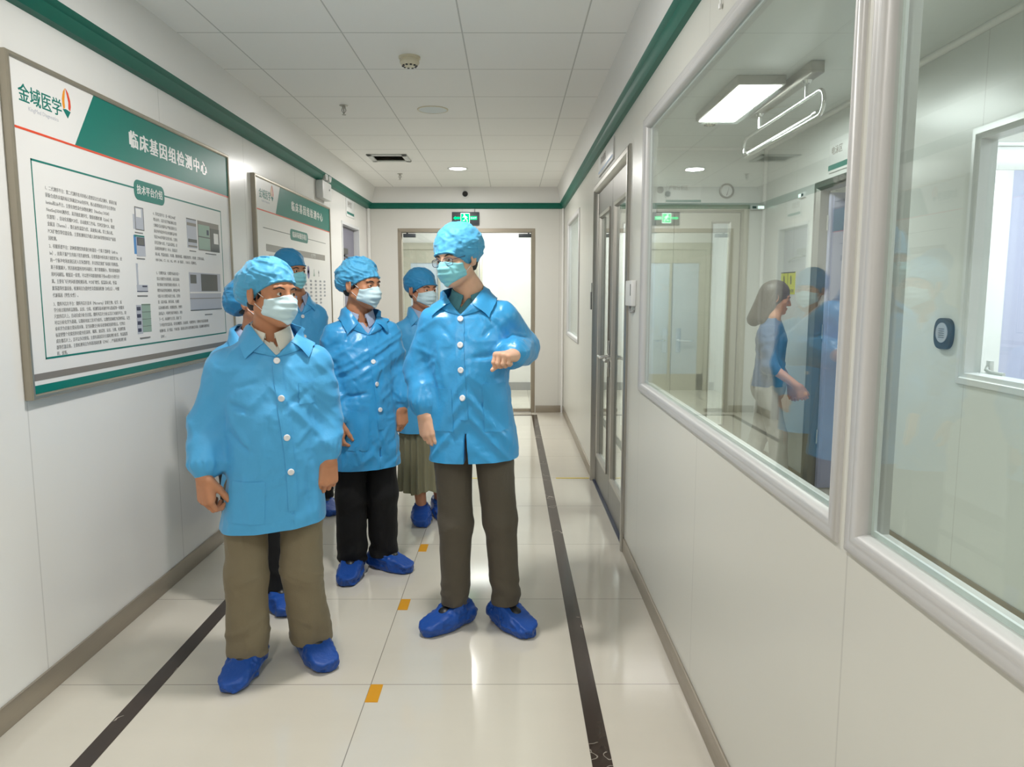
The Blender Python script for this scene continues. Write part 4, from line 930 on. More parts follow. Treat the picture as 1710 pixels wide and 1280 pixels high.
def person(nm, p, label, group=None):
    """p: dictionary with the joints in metres; world coordinates"""
    s = p.get('s', 1.); psi = math.radians(p['yaw']); rt = A_(math.cos(psi), math.sin(psi), 0); fr = A_(math.sin(psi), -math.cos(psi), 0)
    loc = A_(*p['loc'], 0); hc = A_(*p['head']); HR = head_rot(*p['hrot']); hs = p.get('hs', 1.)
    toh = lambda P: ((P-hc)@HR)/hs
    frh = lambda q: hc+(np.asarray(q, float)*hs)@HR.T
    nb = A_(*p['neck']); sh = [A_(*v) for v in p['sh']]; el = [A_(*v) for v in p['el']]; wr = [A_(*v) for v in p['wr']]
    prof = np.array(p['prof']); pz = prof[:, 0]
    def f_torso(P, off=0.):
        z = P[:, 2]; I = lambda c: np.interp(z, pz, prof[:, c])
        cx, cy, a, b = I(1), I(2), I(3), I(4); dx = P[:, 0]-cx; dy = P[:, 1]-cy
        u = dx*rt[0]+dy*rt[1]; v = dx*fr[0]+dy*fr[1]; a = a-off; b = b-off; e = 2.35
        q = ((np.abs(u)/a)**e+(np.abs(v)/b)**e+1e-9)**(1/e)
        f = (q-1)*np.minimum(a, b)
        return np.maximum(f*.93, np.maximum(z-(pz[-1]-off), pz[0]-z))
    # ---------------- body
    knee = [A_(*v) for v in p['knee']]; ank = [A_(*v) for v in p['ank']]; hipz = p['hipz']; hx = p.get('hipw', .085)
    hipc = A_(np.interp(hipz, pz, prof[:, 1]), np.interp(hipz, pz, prof[:, 2]), hipz); hip = [hipc-rt*hx, hipc+rt*hx]
    toe = [nrm(A_(*v, 0)) for v in p['toe']]
    def f_headneck(P):
        f = f_head(toh(P), p.get('lid', .0055))*hs
        n0 = frh((0, .020, -.055)); f = smin(f, rc(P, n0, nb, .052*hs, .058*s), .022)
        return smin(f, rc(P, nb, nb+A_(0, 0, -.09)+fr*.012, .058*s, .050), .03)
    def f_body(P):
        f = np.maximum(np.maximum(f_torso(P, .022), P[:, 2]-(nb[2]-.05)), hipz+.10-P[:, 2]); f = smin(f, ell(P, hipc, (np.interp(hipz, pz, prof[:, 3])*.68, .095, .12), rotz(psi)), .02)
        for i in (0, 1): f = smin(f, chain(P, [sh[i], el[i], wr[i]], [.050, .040, .028], .02), .02)
        for i in (0, 1): f = smin(f, chain(P, [hip[i], knee[i], ank[i]], [.075, .052, .035], .02), .02); f = smin(f, rc(P, ank[i]*A_(1, 1, 0)+A_(0, 0, .05), ank[i]*A_(1, 1, 0)+toe[i]*.12*s+A_(0, 0, .035), .030, .020), .02)
        return f
    parts = [net(f_headneck, np.minimum(hc-.16, nb-.16), hc+.17, p.get('hv', .0034))]
    parts.append(net(f_body, *(lambda Q: (Q.min(0)-.12, Q.max(0)+.12))(np.array(sh+el+wr+knee+ank+[a+t*.15 for a, t in zip(ank, toe)]+[nb])), .014))
    for i in (0, 1):
        h = p['hand'][i]
        if h is None: continue
        H = hand_pts(wr[i], *h[:3], h[3], h[4], s*h[5] if len(h) > 5 else s)
        fa = nrm(el[i]-wr[i])
        def fh(P): return smin(f_hand(P, H, el[i], s), rc(P, wr[i]-fa*.004, wr[i]+fa*.10, .0255*s, .034*s), .014)
        allp = np.array([x for g in (H[0], *H[1], H[2]) for c in g for x in c[:2]]+[wr[i]+fa*.09])
        parts.append(net(fh, allp.min(0)-.03, allp.max(0)+.03, p.get('handv', .0026)))
    me = to_mesh(nm, parts); me.transform(Matrix.Translation(-Vector(loc)))
    body = link(nm, me, M[p['skin']]); body.location = loc; tag(body, label, 'person', group)
    # ---------------- eyes
    for sx in (-1, 1):
        b = MB(); c = Vector(frh((sx*.031, -.0745, .007))); R = Matrix(HR.tolist())
        n = 14; vs = []; b.cur = 0
        def sph(r, a0, a1, idx):
            b.cur = idx; rows = 7; vv = []; g = p.get('gaze', (0, 0))
            G = R @ Matrix.Rotation(math.radians(g[0]), 3, 'Z') @ Matrix.Rotation(math.radians(g[1]), 3, 'X')
            for i in range(rows+1):
                a = a0+(a1-a0)*i/rows
                for k in range(n):
                    t = 2*PI*k/n; vv.append(c+G @ Vector((r*math.sin(a)*math.cos(t), -r*math.cos(a), r*math.sin(a)*math.sin(t)))*hs)
            b.add(vv, [(i*n+k, i*n+(k+1) % n, (i+1)*n+(k+1) % n, (i+1)*n+k) for i in range(rows) for k in range(n)])
        sph(.0128, 0.01, PI*.6, 0); sph(.0131, 0.01, .48, 1)
        b.build('eye', [M['eyew'], M['eyed']], body, smooth=True)
    for sx in (-1, 1):
        b = MB(); pts = [frh(project(lambda Q: f_head(Q), np.array([[sx*(.014+.034*t), -.088+.016*t*t, .026+.007*math.sin(t*2.4)-.004*t]]), .0012)[0]) for t in np.linspace(0, 1, 7)]
        b.tube(pts, [.0015, .0028, .0032, .0032, .0028, .0022, .0012], 8); b.build('eyebrow', M['hair'], body, smooth=True)
    # ---------------- hair and cap
    if 'long_hair' in p:
        def f_lh(P):
            q = toh(P); f = ell(q, (0, .022, .040), (.088, .105, .098)); f = smax(f, -ell(q, (0, -.10, -.03), (.062, .06, .085)), .01)
            f = smin(f, rc(q, (0, .070, .02), (0, .12, -.20), .075, .055), .04); f = smin(f, rc(q, (-.05, .03, -.02), (-.055, .06, -.19), .045, .035), .03); f = smin(f, rc(q, (.05, .03, -.02), (.055, .06, -.19), .045, .035), .03)
            return (f-.004*ridge(q, (60, 60, 8)))*hs
        link('hair', to_mesh('hair', [net(f_lh, hc-.34, hc+.20, .006)]), M['hair_b'], body)
    else:
        def f_hair(P):
            q = toh(P); f = ell(q, (0, .020, .030), (.0768, .094, .090)); f = smin(f, ell(q, (0, .055, -.030), (.062, .045, .050)), .03)
            f += ridge(q, (90, 90, 20))*.0012
            return np.maximum(np.maximum(f, -q[:, 2]-.062), np.maximum(-.028+(-q[:, 1])*1.0+np.maximum(0, -q[:, 2]-.005)*.9, -ell(np.stack([np.abs(q[:, 0]), q[:, 1], q[:, 2]], 1), (.085, .020, -.004), (.03, .027, .040))))*hs
        link('hair', to_mesh('hair', [net(f_hair, hc-.16, hc+.16, .005)]), M['hair'], body)
    if 'cap' in p:
        cp = p['cap']; cz = cp.get('z', .040); tl = cp.get('tilt', .48); pf = cp.get('puff', (0, .075, .035, .075)); amp = cp.get('amp', .004)
        def f_cap(P):
            q = toh(P); d = q[:, 2]-(cz-(q[:, 1]+.09)*tl)        # height above the elastic edge
            f = ell(q, (0, .018, .052), (cp.get('rx', .0815), .1005, cp.get('h', .090)))
            f = np.minimum(f, smin(ell(q, (0, .014, .047), (.0785, .0985, .0835)), smin(ell(q, (0, -.030, -.022), (.0635, .0635, .0915)), ell(q, (0, -.074, .030), (.055, .020, .016)), .015), .03))
            f = smin(f, ell(q, pf[:3], (pf[3]*1.02, pf[3], pf[3]*.95)), .045)
            f -= cp.get('lift', .010)*sstep(0, .045, d)*sstep(-.10, .02, q[:, 1])
            th = np.arctan2(q[:, 0], -q[:, 1]-.0)
            pl = np.sin(th*cp.get('n', 19)+3*vn(q*22)+q[:, 2]*30)
            f -= amp*.42*pl*sstep(.075, .0, d)*sstep(-.01, .01, d)
            Qs = np.stack([q[:, 2]+q[:, 0]*.5, q[:, 1]-q[:, 2]*.4, q[:, 0]-q[:, 1]*.3], 1); f -= amp*(1.3*(ridge(Qs, (46, 14, 16), 3.3)-.5)+.7*(ridge(q, (44, 40, 70), 1.7)-.5))*sstep(.0, .03, d)
            f -= .0035*np.exp(-((d-.004)/.004)**2)
            return smax(f, -d, .004)*hs*.8
        o = link('cap', to_mesh('cap', [net(f_cap, hc-.20, hc+.22, .0036, marg=2.0)]), M[cp.get('m', 'cap')], body)
    # ---------------- mask
    if p.get('mask'):
        def f_mask(P):
            q = toh(P); ax = np.abs(q[:, 0]); f0 = f_head(q)-.0045
            f = smin(ell(q, (0, -.046, -.050), (.0655, .064, .060)), rc(q, (0, -.090, -.004), (0, -.104, -.036), .012, .019), .035)
            f = smin(f, f0, .008)
            f -= .0019*np.sin(q[:, 2]*2*PI/.027+ax*22+1.6*vn(q*20))*sstep(.065, .02, ax)*sstep(-.004, -.026, q[:, 2])
            f -= .0022*(ridge(q, (20, 20, 50), 5.)-.3)
            top = q[:, 2]-(.006-ax*.30); bot = -(q[:, 2]+.112+ax*.0)+0*ax; side = q[:, 1]+.030-(q[:, 2]+.05)*.28*-1
            bot = -(q[:, 2]+.108-ax*.55)
            f = smax(f, top, .003); f = smax(f, side, .003); return smax(f, bot, .006)*hs
        mk = link('mask', to_mesh('mask', [net(f_mask, hc-.17, hc+.14, .0029)]), M[p['mask']], body)
        for sx in (-1, 1):
            for zz, tz in ((-.008, .022), (-.062, -.026)):
                pts = []
                for t in np.linspace(0, 1, 8):
                    q = A_(sx*(.052+.028*t), -.034+.040*t+(.012*t if zz > -.02 else .008*t), zz+(tz-zz)*t)
                    q = q[None]
                    if f_head(q)[0] < .0015: q = project(f_head, q, .0018, 4)
                    pts.append(frh(q[0]))
                b = MB(); b.tube(pts, .0013, 6); b.build('ear_loop', M['loop'], mk, smooth=True)
    if p.get('glasses'):
        b = MB(); yy, zc_ = -.104, .000
        rim_c = [(-.033, 0), (.033, 0)]; lens = MB()
        for cx_, _ in rim_c:
            loop = []
            for k in range(24):
                a = 2*PI*k/24; x = .0255*math.copysign(abs(math.cos(a))**.55, math.cos(a)); z = .0165*math.copysign(abs(math.sin(a))**.6, math.sin(a)); loop.append(frh((cx_+x, yy+abs(cx_+x)*.10+.0, zc_+z)))
            b.tube(loop, .0013*hs, 6, closed=True); lens.prism([Vector(v) for v in loop], Vector(frh((0, -.001, 0)))-Vector(frh((0, 0, 0))))
        b.tube([frh((-.010, yy, zc_+.004)), frh((0, yy-.004, zc_+.007)), frh((.010, yy, zc_+.004))], .0013*hs, 6)
        for sx in (-1, 1): b.tube([frh((sx*.058, yy+.007, zc_+.008)), frh((sx*.066, yy+.016, zc_+.008)), frh((sx*.080, -.02, .012)), frh((sx*.082, .012, .018))], .0015*hs, 6)
        g = b.build('glasses', M['rim'], body, smooth=True); lens.build('lens', M['lens'], g)
    # ---------------- coat
    cw = p['coat']; V0 = A_(*cw['vee'][:2]) if 'vee' in cw else None
    zb = cw.get('zb', 1.25); zn = nb[2]-.005; vw = cw.get('vw', .075); uo = cw.get('uo', 0.)
    def uv(P): d = P[:, :2]-A_(np.interp(0, [0], [0]), 0)[:2]; cx = np.interp(P[:, 2], pz, prof[:, 1]); cy = np.interp(P[:, 2], pz, prof[:, 2]); dx = P[:, 0]-cx; dy = P[:, 1]-cy; return dx*rt[0]+dy*rt[1], dx*fr[0]+dy*fr[1]
    folds = []
    sr = cw.get('sr', (.080, .074, .062)); cuffs = cw.get('cuff', (1, 1)); loose = cw.get('loose', 1.)
    cend = [wr[i]+nrm(el[i]-wr[i])*cw.get('cuffgap', .012) for i in (0, 1)]
    if 'short' in cw: cend = [el[i]*(1-cw['short'])+wr[i]*cw['short'] for i in (0, 1)]
    zh = cw['hem'][2]
    def f_coat0(P):
        f = f_torso(P)
        z = P[:, 2]
        low = sstep(zh+.55, zh, z)
        f -= loose*(.012*low+.003)*ridge(P, (9, 9, 2.2), p['seed'])*.8
        for i in (0, 1):
            a = nrm(el[i]-sh[i]); b2 = nrm(cend[i]-el[i])
            g = smin(rc(P, sh[i], el[i], sr[0], sr[1]), rc(P, el[i], cend[i]-b2*.045, sr[1], sr[2]), .03)
            g -= loose*.0105*ridge(P@np.linalg.inv(np.stack([a, nrm(np.cross(a, fr)), fr])+1e-6*np.eye(3)), (13, 5, 5), p['seed']+i*3.1)
            c = smin(g, rc(P, cend[i]-b2*.045, cend[i], sr[2]*.92, cw.get('cuffr', .033)), .012)
            # gathered cuff
            h = ((P-cend[i])@(-b2)); ang = np.arctan2((P-cend[i])@fr, (P-cend[i])@rt)
            c -= .0032*np.sin(ang*11)*np.exp(-((h-.018)/.016)**2)
            f = smin(f, c, cw.get('pit', .032))
        u_ = P@rt; t1 = P[:, 2]*.8+np.abs(u_-A_(hipc)@rt)*.9; W = vn(P*4+p['seed'])
        Pd = np.stack([t1*1.0, P[:, 2]*.45, u_*.5], 1)
        f -= .0075*loose*(ridge(Pd, (15, 5, 5), p['seed']+4)-.5)*sstep(.40, .75, W)
        Pe = np.stack([P[:, 2]*1.0-u_*.55, u_*.5, P@fr], 1)
        f -= .0050*loose*(ridge(Pe, (17, 5, 5), p['seed']+14)-.5)*sstep(.6, .3, W)
        f -= .0022*loose*ridge(P, (34, 34, 26), p['seed']+8)
        for a, b2, w_, am in folds:
            ba = b2-a; h = np.clip((P-a)@ba/(ba@ba), 0, 1); d2 = (((P-a)-h[:, None]*ba)**2).sum(1)
            f -= am*np.exp(-d2/w_**2)*np.sin(PI*np.clip(h, .04, .96))
        return f
    fl_ = []
    for (u0_, z0_, u1_, z1_, w_, am) in cw.get('fl', []):
        pp = []
        for u_, z_ in ((u0_, z0_), ((u0_+u1_)/2+.012*(z1_-z0_)/abs(z1_-z0_+1e-6), (z0_+z1_)/2), (u1_, z1_)):
            cx = np.interp(z_, pz, prof[:, 1]); cy = np.interp(z_, pz, prof[:, 2]); b_ = np.interp(z_, pz, prof[:, 4]); a_ = np.interp(z_, pz, prof[:, 3])
            pp.append(A_(cx, cy, z_)+rt*u_+fr*b_*max(.05, 1-min(1, abs(u_)/a_)**2.35)**(1/2.35))
        pp = project(f_coat0, np.array(pp), 0., 5); fl_ += [(pp[0], pp[2]*.0+pp[2], w_, am)]
    folds += fl_
    def f_coat(P):
        f = f_coat0(P); u, v = uv(P); z = P[:, 2]
        if cw.get('open', True):
            w_ = vw*np.clip((z-zb)/(zn-zb), 0, 1.3)
            cut = np.maximum(np.maximum(np.abs(u-uo)-w_, -v), zb-z)
            f = smax(f, -cut, .004)
            f = smax(f, -rc(P, nb+A_(0, 0, -.03), nb+A_(0, 0, .2), .066, .075), .006)
        if 'slit' in cw:
            zs, sw = cw['slit']; f = np.maximum(f, -np.maximum(np.abs(u-cw.get('us', uo))-sw*np.clip((zs-z)/.2, 0, 1.2), -v+.02))
        return f
    Q = np.array(sh+el+cend); lo = np.minimum(Q.min(0)-.12, A_(prof[:, 1].min()-.32, prof[:, 2].min()-.30, 9)); lo[2] = zh-.10
    hi = np.maximum(Q.max(0)+.12, A_(prof[:, 1].max()+.32, prof[:, 2].max()+.30, 0)); hi[2] = nb[2]+.05
    me = to_mesh('coat', [net(f_coat, lo, hi, p.get('cv', .0062), marg=2.2)])
    hz = cw['hem']; cut_plane(me, hz[:3], nrm(hz[3:]))
    coat = link(cw.get('name', 'coat'), me, M[cw.get('m', 'coat')], body)
    def onfront(u, z, side=1.):
        cx = np.interp(z, pz, prof[:, 1]); cy = np.interp(z, pz, prof[:, 2]); b_ = np.interp(z, pz, prof[:, 4]); a_ = np.interp(z, pz, prof[:, 3])
        v = b_*max(.05, 1-min(1, abs(u)/a_)**2.2)**(1/2.2)
        return A_(cx, cy, z)+rt*u+fr*(v+.01)*side
    def patch(name, pts, lift, m, thick=.0025, par=coat):
        g = np.array(pts); R_, C_ = g.shape[:2]; q = project(f_coat0, g.reshape(-1, 3), lift, 6).reshape(R_, C_, 3); return sheet(name, q, m, par, thick)
    if cw.get('open', True):
        mc = M[cw.get('m', 'coat')]
        # placket
        zlo = cw['slit'][0]-.0 if 'slit' in cw else hz[2]+.012
        zs = np.linspace(zb-.004, zlo, 44); uc = lambda z: uo+(cw.get('us', uo)-uo)*(zb-z)/(zb-zlo+1e-6)
        patch('placket', [[onfront(uc(z)+du, z) for du in np.linspace(-.017, .017, 5)] for z in zs],   .0014, mc, .0014)
        for (bu, bz) in cw['buttons']:
            c = project(f_coat0, onfront(uc(bz)+bu, bz)[None], .004, 6); g = Vector(grad(f_coat0, c)[0]); c = Vector(c[0])
            b = MB(); prf = [(.0001, .0038), (.0050, .0036), (.0072, .0042), (.0094, .0030), (.0096, .0), (.0001, 0)]; b.lathe((0, 0, 0), [(r*cw.get('bs', 1.3), h) for r, h in prf][::-1], 20)
            b.cur = 1
            for hx_, hy_ in ((.002, .002), (-.002, .002), (.002, -.002), (-.002, -.002)): b.cyl((hx_, hy_, .0030), .0008, .0011, n=6)
            me_ = b.mesh('button'); me_.transform(Matrix.Translation(c) @ g.to_track_quat('Z', 'Y').to_matrix().to_4x4()); link('button', me_, [M['button'], M['p_lgrey']], coat, smooth=True)
        for (u0, u1, z0, z1) in cw.get('pockets', []):
            patch('pocket', [[onfront(u, z) for u in np.linspace(u0, u1, 9)] for z in np.linspace(z1, z0, 9)], .0012, mc, .0012)
        # lapels and collar
        def edge(sd, t):      # t 0..1 from the top button up the vee to the side of the neck
            z = zb+(zn-zb)*t; return onfront(uo+sd*vw*t, z)
        lw = cw.get('lapel', .045); clw = cw.get('collar', .062)
        for sd in (-1, 1):
            rows = []
            for t in np.linspace(0.0, .60, 12):
                z = zb+(zn-zb)*t; wd = .004+lw*(t/.60)**.8; dz = -.030*(t/.6)
                rows.append([onfront(uo+sd*(vw*t+wd*k), z+dz*k) for k in np.linspace(0, 1, 6)])
            g = np.array(rows); q = project(f_coat0, g.reshape(-1, 3), .0, 6).reshape(g.shape)
            gr = grad(f_coat0, q.reshape(-1, 3)).reshape(g.shape); lf = np.array([.006, .010, .0105, .009, .0065, .004])
            lr = np.minimum(1, np.linspace(.25, 1.6, 12))
            sheet('lapel', q+gr*(lf[None, :]*lr[:, None])[:, :, None], mc, coat, .002)
        rows = []
        npt = A_(*nb)
        for t in np.linspace(-1, 1, 49):
            sd = 1 if t > 0 else -1; a = abs(t)
            if a > .42:          # front part follows the vee edge
                k = (a-.42)/.58; tt = 1-.47*k
                inner = edge(sd, tt)+A_(0, 0, .012*(1-k))+fr*.004
                ow = clw*(1.0+.25*k); od = nrm(rt*sd*(1.05-.1*k)+A_(0, 0, -.80-.10*k)+fr*.25*(1-k)); outer = inner+od*ow
            else:
                k = a/.42; ang = k*PI*.5; inner = npt+rt*sd*math.sin(ang)*.074+fr*(-.070*math.cos(ang)+.0)+A_(0, 0, .030-.012*k); e1 = edge(sd, 1)+A_(0, 0, .012)+fr*.004
                w2 = sstep(.6, 1, A_(k))[0]; inner = inner*(1-w2)+e1*w2
                outer = inner+nrm(rt*sd*math.sin(ang)*.9-fr*.8*math.cos(ang)+A_(0, 0, -1.0+.3*k))*clw
            r_ = []
            for j, k2 in enumerate(np.linspace(0, 1, 6)):
                r_.append(inner+(outer-inner)*k2)
            rows.append(r_)
        g = np.array(rows); q = g.copy().reshape(-1, 3); tgt = np.tile(A_(.010, .017, .017, .0145, .0115, .008), len(rows))
        fv = f_coat0(q); need = (fv < tgt) | (np.tile(np.arange(6), len(rows)) > 1)
        q2 = project(f_coat0, q, tgt, 6) if False else q
        for _ in range(6):
            gg_ = grad(f_coat0, q2); d_ = (f_coat0(q2)-tgt)*.9; d_[~need] = 0; q2 = q2-d_[:, None]*gg_
        sheet('collar', q2.reshape(g.shape), mc, coat, .0025)
        # shirt seen in the opening
        if 'shirt' in p:
            ms = M[p['shirt']]
            def f_sh(P):
                f = f_torso(P, .010); f = smax(f, -rc(P, nb+A_(0, 0, -.05)+fr*.012, nb+A_(0, 0, .2), .058, .064), .004)
                u, v = uv(P); w_ = .046*np.clip((P[:, 2]-p.get('shz', zb+.03))/(zn-zb-.02), 0, 1.2); f = smax(f, -np.maximum(np.abs(u-uo)-w_, -v), .003)
                return np.maximum(f, (zb-.05)-P[:, 2])
            o = link('shirt', to_mesh('shirt', [net(f_sh, A_(nb[0]-.16, nb[1]-.18, zb-.08), A_(nb[0]+.16, nb[1]+.18, nb[2]+.03), .0032)]), ms, body)
            for sd in (-1, 1):
                rows = []
                for t in np.linspace(0, 1, 18):
                    ang = PI*.93*t; ra = .0605+.010*t; base = npt+A_(0, 0, .030-.052*t**1.5)+rt*sd*math.sin(ang)*ra+fr*(-math.cos(ang)*(ra+.004)+.006)
                    ro = nrm(rt*sd*math.sin(ang)+fr*(-math.cos(ang))); wd = .030+.028*t**2
                    out = base+ro*.010-A_(0, 0, wd)+rt*sd*.016*t*t
                    rows.append([base-A_(0, 0, .012), base+A_(0, 0, .008), base+ro*.006+A_(0, 0, .008), base*.55+out*.45+ro*.006, out+ro*.004])
                g = np.array(rows); q = g.reshape(-1, 3); tg = np.tile(A_(-.01, .002, .004, .002, .0), len(rows)); ok = np.tile(np.arange(5) > 2, len(rows))
                for _ in range(4):
                    d_ = (f_torso(q, .010)-tg-.004)*.8; d_[~ok | (d_ > 0)] = 0; q = q-d_[:, None]*grad(lambda P: f_torso(P, .010), q)
                sheet('shirt_collar', q.reshape(g.shape), ms, o, .002)
    # ---------------- trousers, skirt, shoe covers
    tr = p.get('trousers')
    if tr:
        rr = tr['r']; fl = tr.get('folds', 1.)
        def f_tr(P):
            f = ell(P, hipc+A_(0, 0, .02), (np.interp(hipz, pz, prof[:, 3])*.80, .13, .16), rotz(psi))
            for i in (0, 1):
                tb = ank[i]; kn = knee[i]+fr*.010
                g = smin(rc(P, hip[i], kn, rr[0], rr[1]), rc(P, kn, tb, rr[1], rr[2]), .03)
                z = P[:, 2]; an = sstep(.34, .10, z); ph = z*2*PI/.055+3.0*vn(P*11+i*5)+np.arctan2(P[:, 0]-tb[0], P[:, 1]-tb[1])*1.2
                Pk = np.stack([z+P[:, 0]*.5*(1 if i else -1), P[:, 0]*.4, P[:, 1]*.4], 1)
                g -= fl*(.012*(an+.35*np.exp(-((z-kn[2])/.10)**2))*(ridge(Pk, (20, 9, 9), i*2+p['seed'])-.5)+.006*ridge(P, (6, 6, 4), p['seed']+i)*sstep(.8, .4, z)+.0025*ridge(P, (22, 22, 14), i+p['seed']))
                g -= .0045*np.exp(-((((P-tb)@nrm(rt*(1 if i else -1)*.25+fr))-rr[2])/.02)**2)*np.exp(-(((P-tb)@rt)/.008)**2)
                f = smin(f, g, .012)
            return f*.9
        Q = np.array(hip+knee+ank); me = to_mesh('trousers', [net(f_tr, Q.min(0)-.14, Q.max(0)+A_(.14, .14, .10), .0075, marg=2)])
        zc_ = tr['cut']; cut_plane(me, (0, 0, zc_), (0, 0, -1)); link('trousers', me, M[tr['m']], body)
    if 'skirt' in p:
        k = p['skirt']; b = MB(); n = 160; rows = 26; vs = []
        for i in range(rows):
            t = i/(rows-1); z = k['z1']+(k['z0']-k['z1'])*t
            for j in range(n):
                a = 2*PI*j/n; pl = (.003+.013*t)*(math.sin(a*17+1.5*math.sin(a*3))+.5*math.sin(a*7+2)); ra = k['a0']+(k['a1']-k['a0'])*t**.8+pl; rb = ra*.78
                q = hipc*A_(1, 1, 0)+rt*ra*math.cos(a)+fr*rb*math.sin(a); vs.append((q[0]+k.get('sw', 0)*t, q[1], z+.012*math.sin(a*5)*t))
        b.add(vs, [(i*n+j, i*n+(j+1) % n, (i+1)*n+(j+1) % n, (i+1)*n+j) for i in range(rows-1) for j in range(n)])
        b.build('skirt', M['skirt'], body, smooth=True, ang=2)
    for i in (0, 1):
        if p.get('shoes', (1, 1))[i] is None: continue
        a = ank[i]; t = toe[i]; side = A_(-t[1], t[0], 0); L = p.get('footlen', .150)*s; tz = p.get('heelup', (0, 0))[i]
        h0 = A_(a[0], a[1], 0)-t*.055; h1 = A_(a[0], a[1], 0)+t*L
        RT = np.stack([side, t, A_(0, 0, 1)], 1)
        def f_shoe(P):
            f = smin(rc(P, h0+A_(0, 0, .046+tz), h1+A_(0, 0, .034), .050, .050), rc(P, h0+A_(0, 0, .040+tz)+t*.07, h1+A_(0, 0, .030)-t*.06, .046, .052), .03)
            f = smin(f, rc(P, a+A_(0, 0, max(0., .075-a[2])+tz), a*A_(1, 1, 0)+A_(0, 0, .05+tz)+t*.05, .050, .050), .03)
            q = (P-a)@RT
            f -= .010*(ridge(q, (26, 11, 26), p['seed']+i*2)-.3)+.005*ridge(q, (60, 34, 60), i)
            op = P[:, 2]-(.115+tz+.35*(-np.maximum(q[:, 1], -.03)))
            f = smax(f, op, .008)
            return smax(f*.8, -P[:, 2]+.0015, .006)
        o = link('shoe_cover', to_mesh('shoe_cover', [net(f_shoe, np.minimum(h0, h1)-A_(.10, .10, .02), np.maximum(h0, h1)+A_(.10, .10, .19+tz), .0045, marg=2.4)]), M['shoe'], body)
        if p.get('sock', True):
            def f_sk(P): return np.maximum(smin(rc(P, a+A_(0, 0, .05), a*A_(1, 1, 0)+A_(0, 0, .075+tz), .034, .040), rc(P, a*A_(1, 1, 0)+A_(0, 0, .070+tz), a*A_(1, 1, 0)+A_(0, 0, .060+tz)+t*.06, .040, .040), .02), .05-P[:, 2])
            link('shoe', to_mesh('shoe', [net(f_sk, a*A_(1, 1, 0)-.12, a+.14, .006)]), M['shoebk'], body)
    return body
# joints: picture-left arm or leg first, picture-right second
C4 = [(30, 60, 40), (38, 70, 45), (42, 72, 45), (45, 70, 45)]
person('person', dict(loc=(-.93, 2.83), yaw=16, seed=1.3, s=1.0, skin='skin_a', lid=.0062, gaze=(12, 0),
    head=(-.905, 2.84, 1.487), hrot=(56, 2, 2), hs=1.0, neck=(-.925, 2.87, 1.360),
    sh=[(-1.085, 2.83, 1.205), (-.770, 2.91, 1.215)], el=[(-1.160, 2.82, 1.000), (-.748, 2.93, 1.000)], wr=[(-1.150, 2.72, .815), (-.712, 2.85, .850)],
    hand=[((.10, -.12, -1), (-.55, -.80, 0), (.75, -.5, 0), C4, (.75, .35, .55), 1.10), ((-.02, -.15, -1), (.5, -.8, 0), (-.8, -.5, 0), C4, (.8, .3, .5), 1.04)],
    prof=[(.48, -.935, 2.85, .196, .155), (.60, -.935, 2.85, .190, .152), (.75, -.925, 2.85, .178, .150), (.90, -.920, 2.85, .170, .150), (1.05, -.925, 2.85, .170, .145), (1.15, -.93, 2.86, .178, .132), (1.22, -.932, 2.86, .172, .116), (1.27, -.932, 2.865, .148, .100), (1.31, -.930, 2.87, .112, .085), (1.345, -.928, 2.87, .082, .072), (1.375, -.925, 2.87, .066, .064)],
    hipz=.74, hipw=.106, knee=[(-1.040, 2.82, .40), (-.842, 2.88, .40)], ank=[(-1.045, 2.82, .085), (-.826, 2.94, .085)], toe=[(-.05, -1), (.55, -.85)],
    cap=dict(puff=(0, .078, .020, .078), h=.082, lift=.013, amp=.0050, m='cap', z=.056, tilt=.60), mask='mask',
    coat=dict(m='coat', zb=1.262, vw=.090, uo=.030, us=.072, hem=(-.93, 2.85, .600, .07, 0, -1), slit=(.68, .003), sr=(.072, .068, .060), pit=.045, loose=.75,
        buttons=[(0, 1.246), (0, 1.108), (0, .962), (0, .832)], pockets=[(-.145, -.030, .64, .80), (.105, .155, 1.08, 1.16)], lapel=.050, collar=.072,
        fl=[(-.155, 1.13, -.03, 1.17, .013, -.009), (-.15, 1.09, -.05, 1.05, .013, -.010), (-.15, 1.05, -.08, .93, .012, .009), (-.16, .99, -.07, .90, .012, -.008), (.14, 1.13, .05, 1.07, .012, -.008), (-.11, .84, -.07, .62, .014, .007), (.12, .86, .135, .62, .014, -.008), (-.02, 1.0, -.06, .80, .018, .005), (.14, 1.0, .08, .93, .010, .007)]),
    shirt='shirt_w', trousers=dict(m='olive', r=(.082, .074, .080), cut=.070, folds=1.0)),
    'short man in front on the left in blue gown, olive trousers and open white collar')
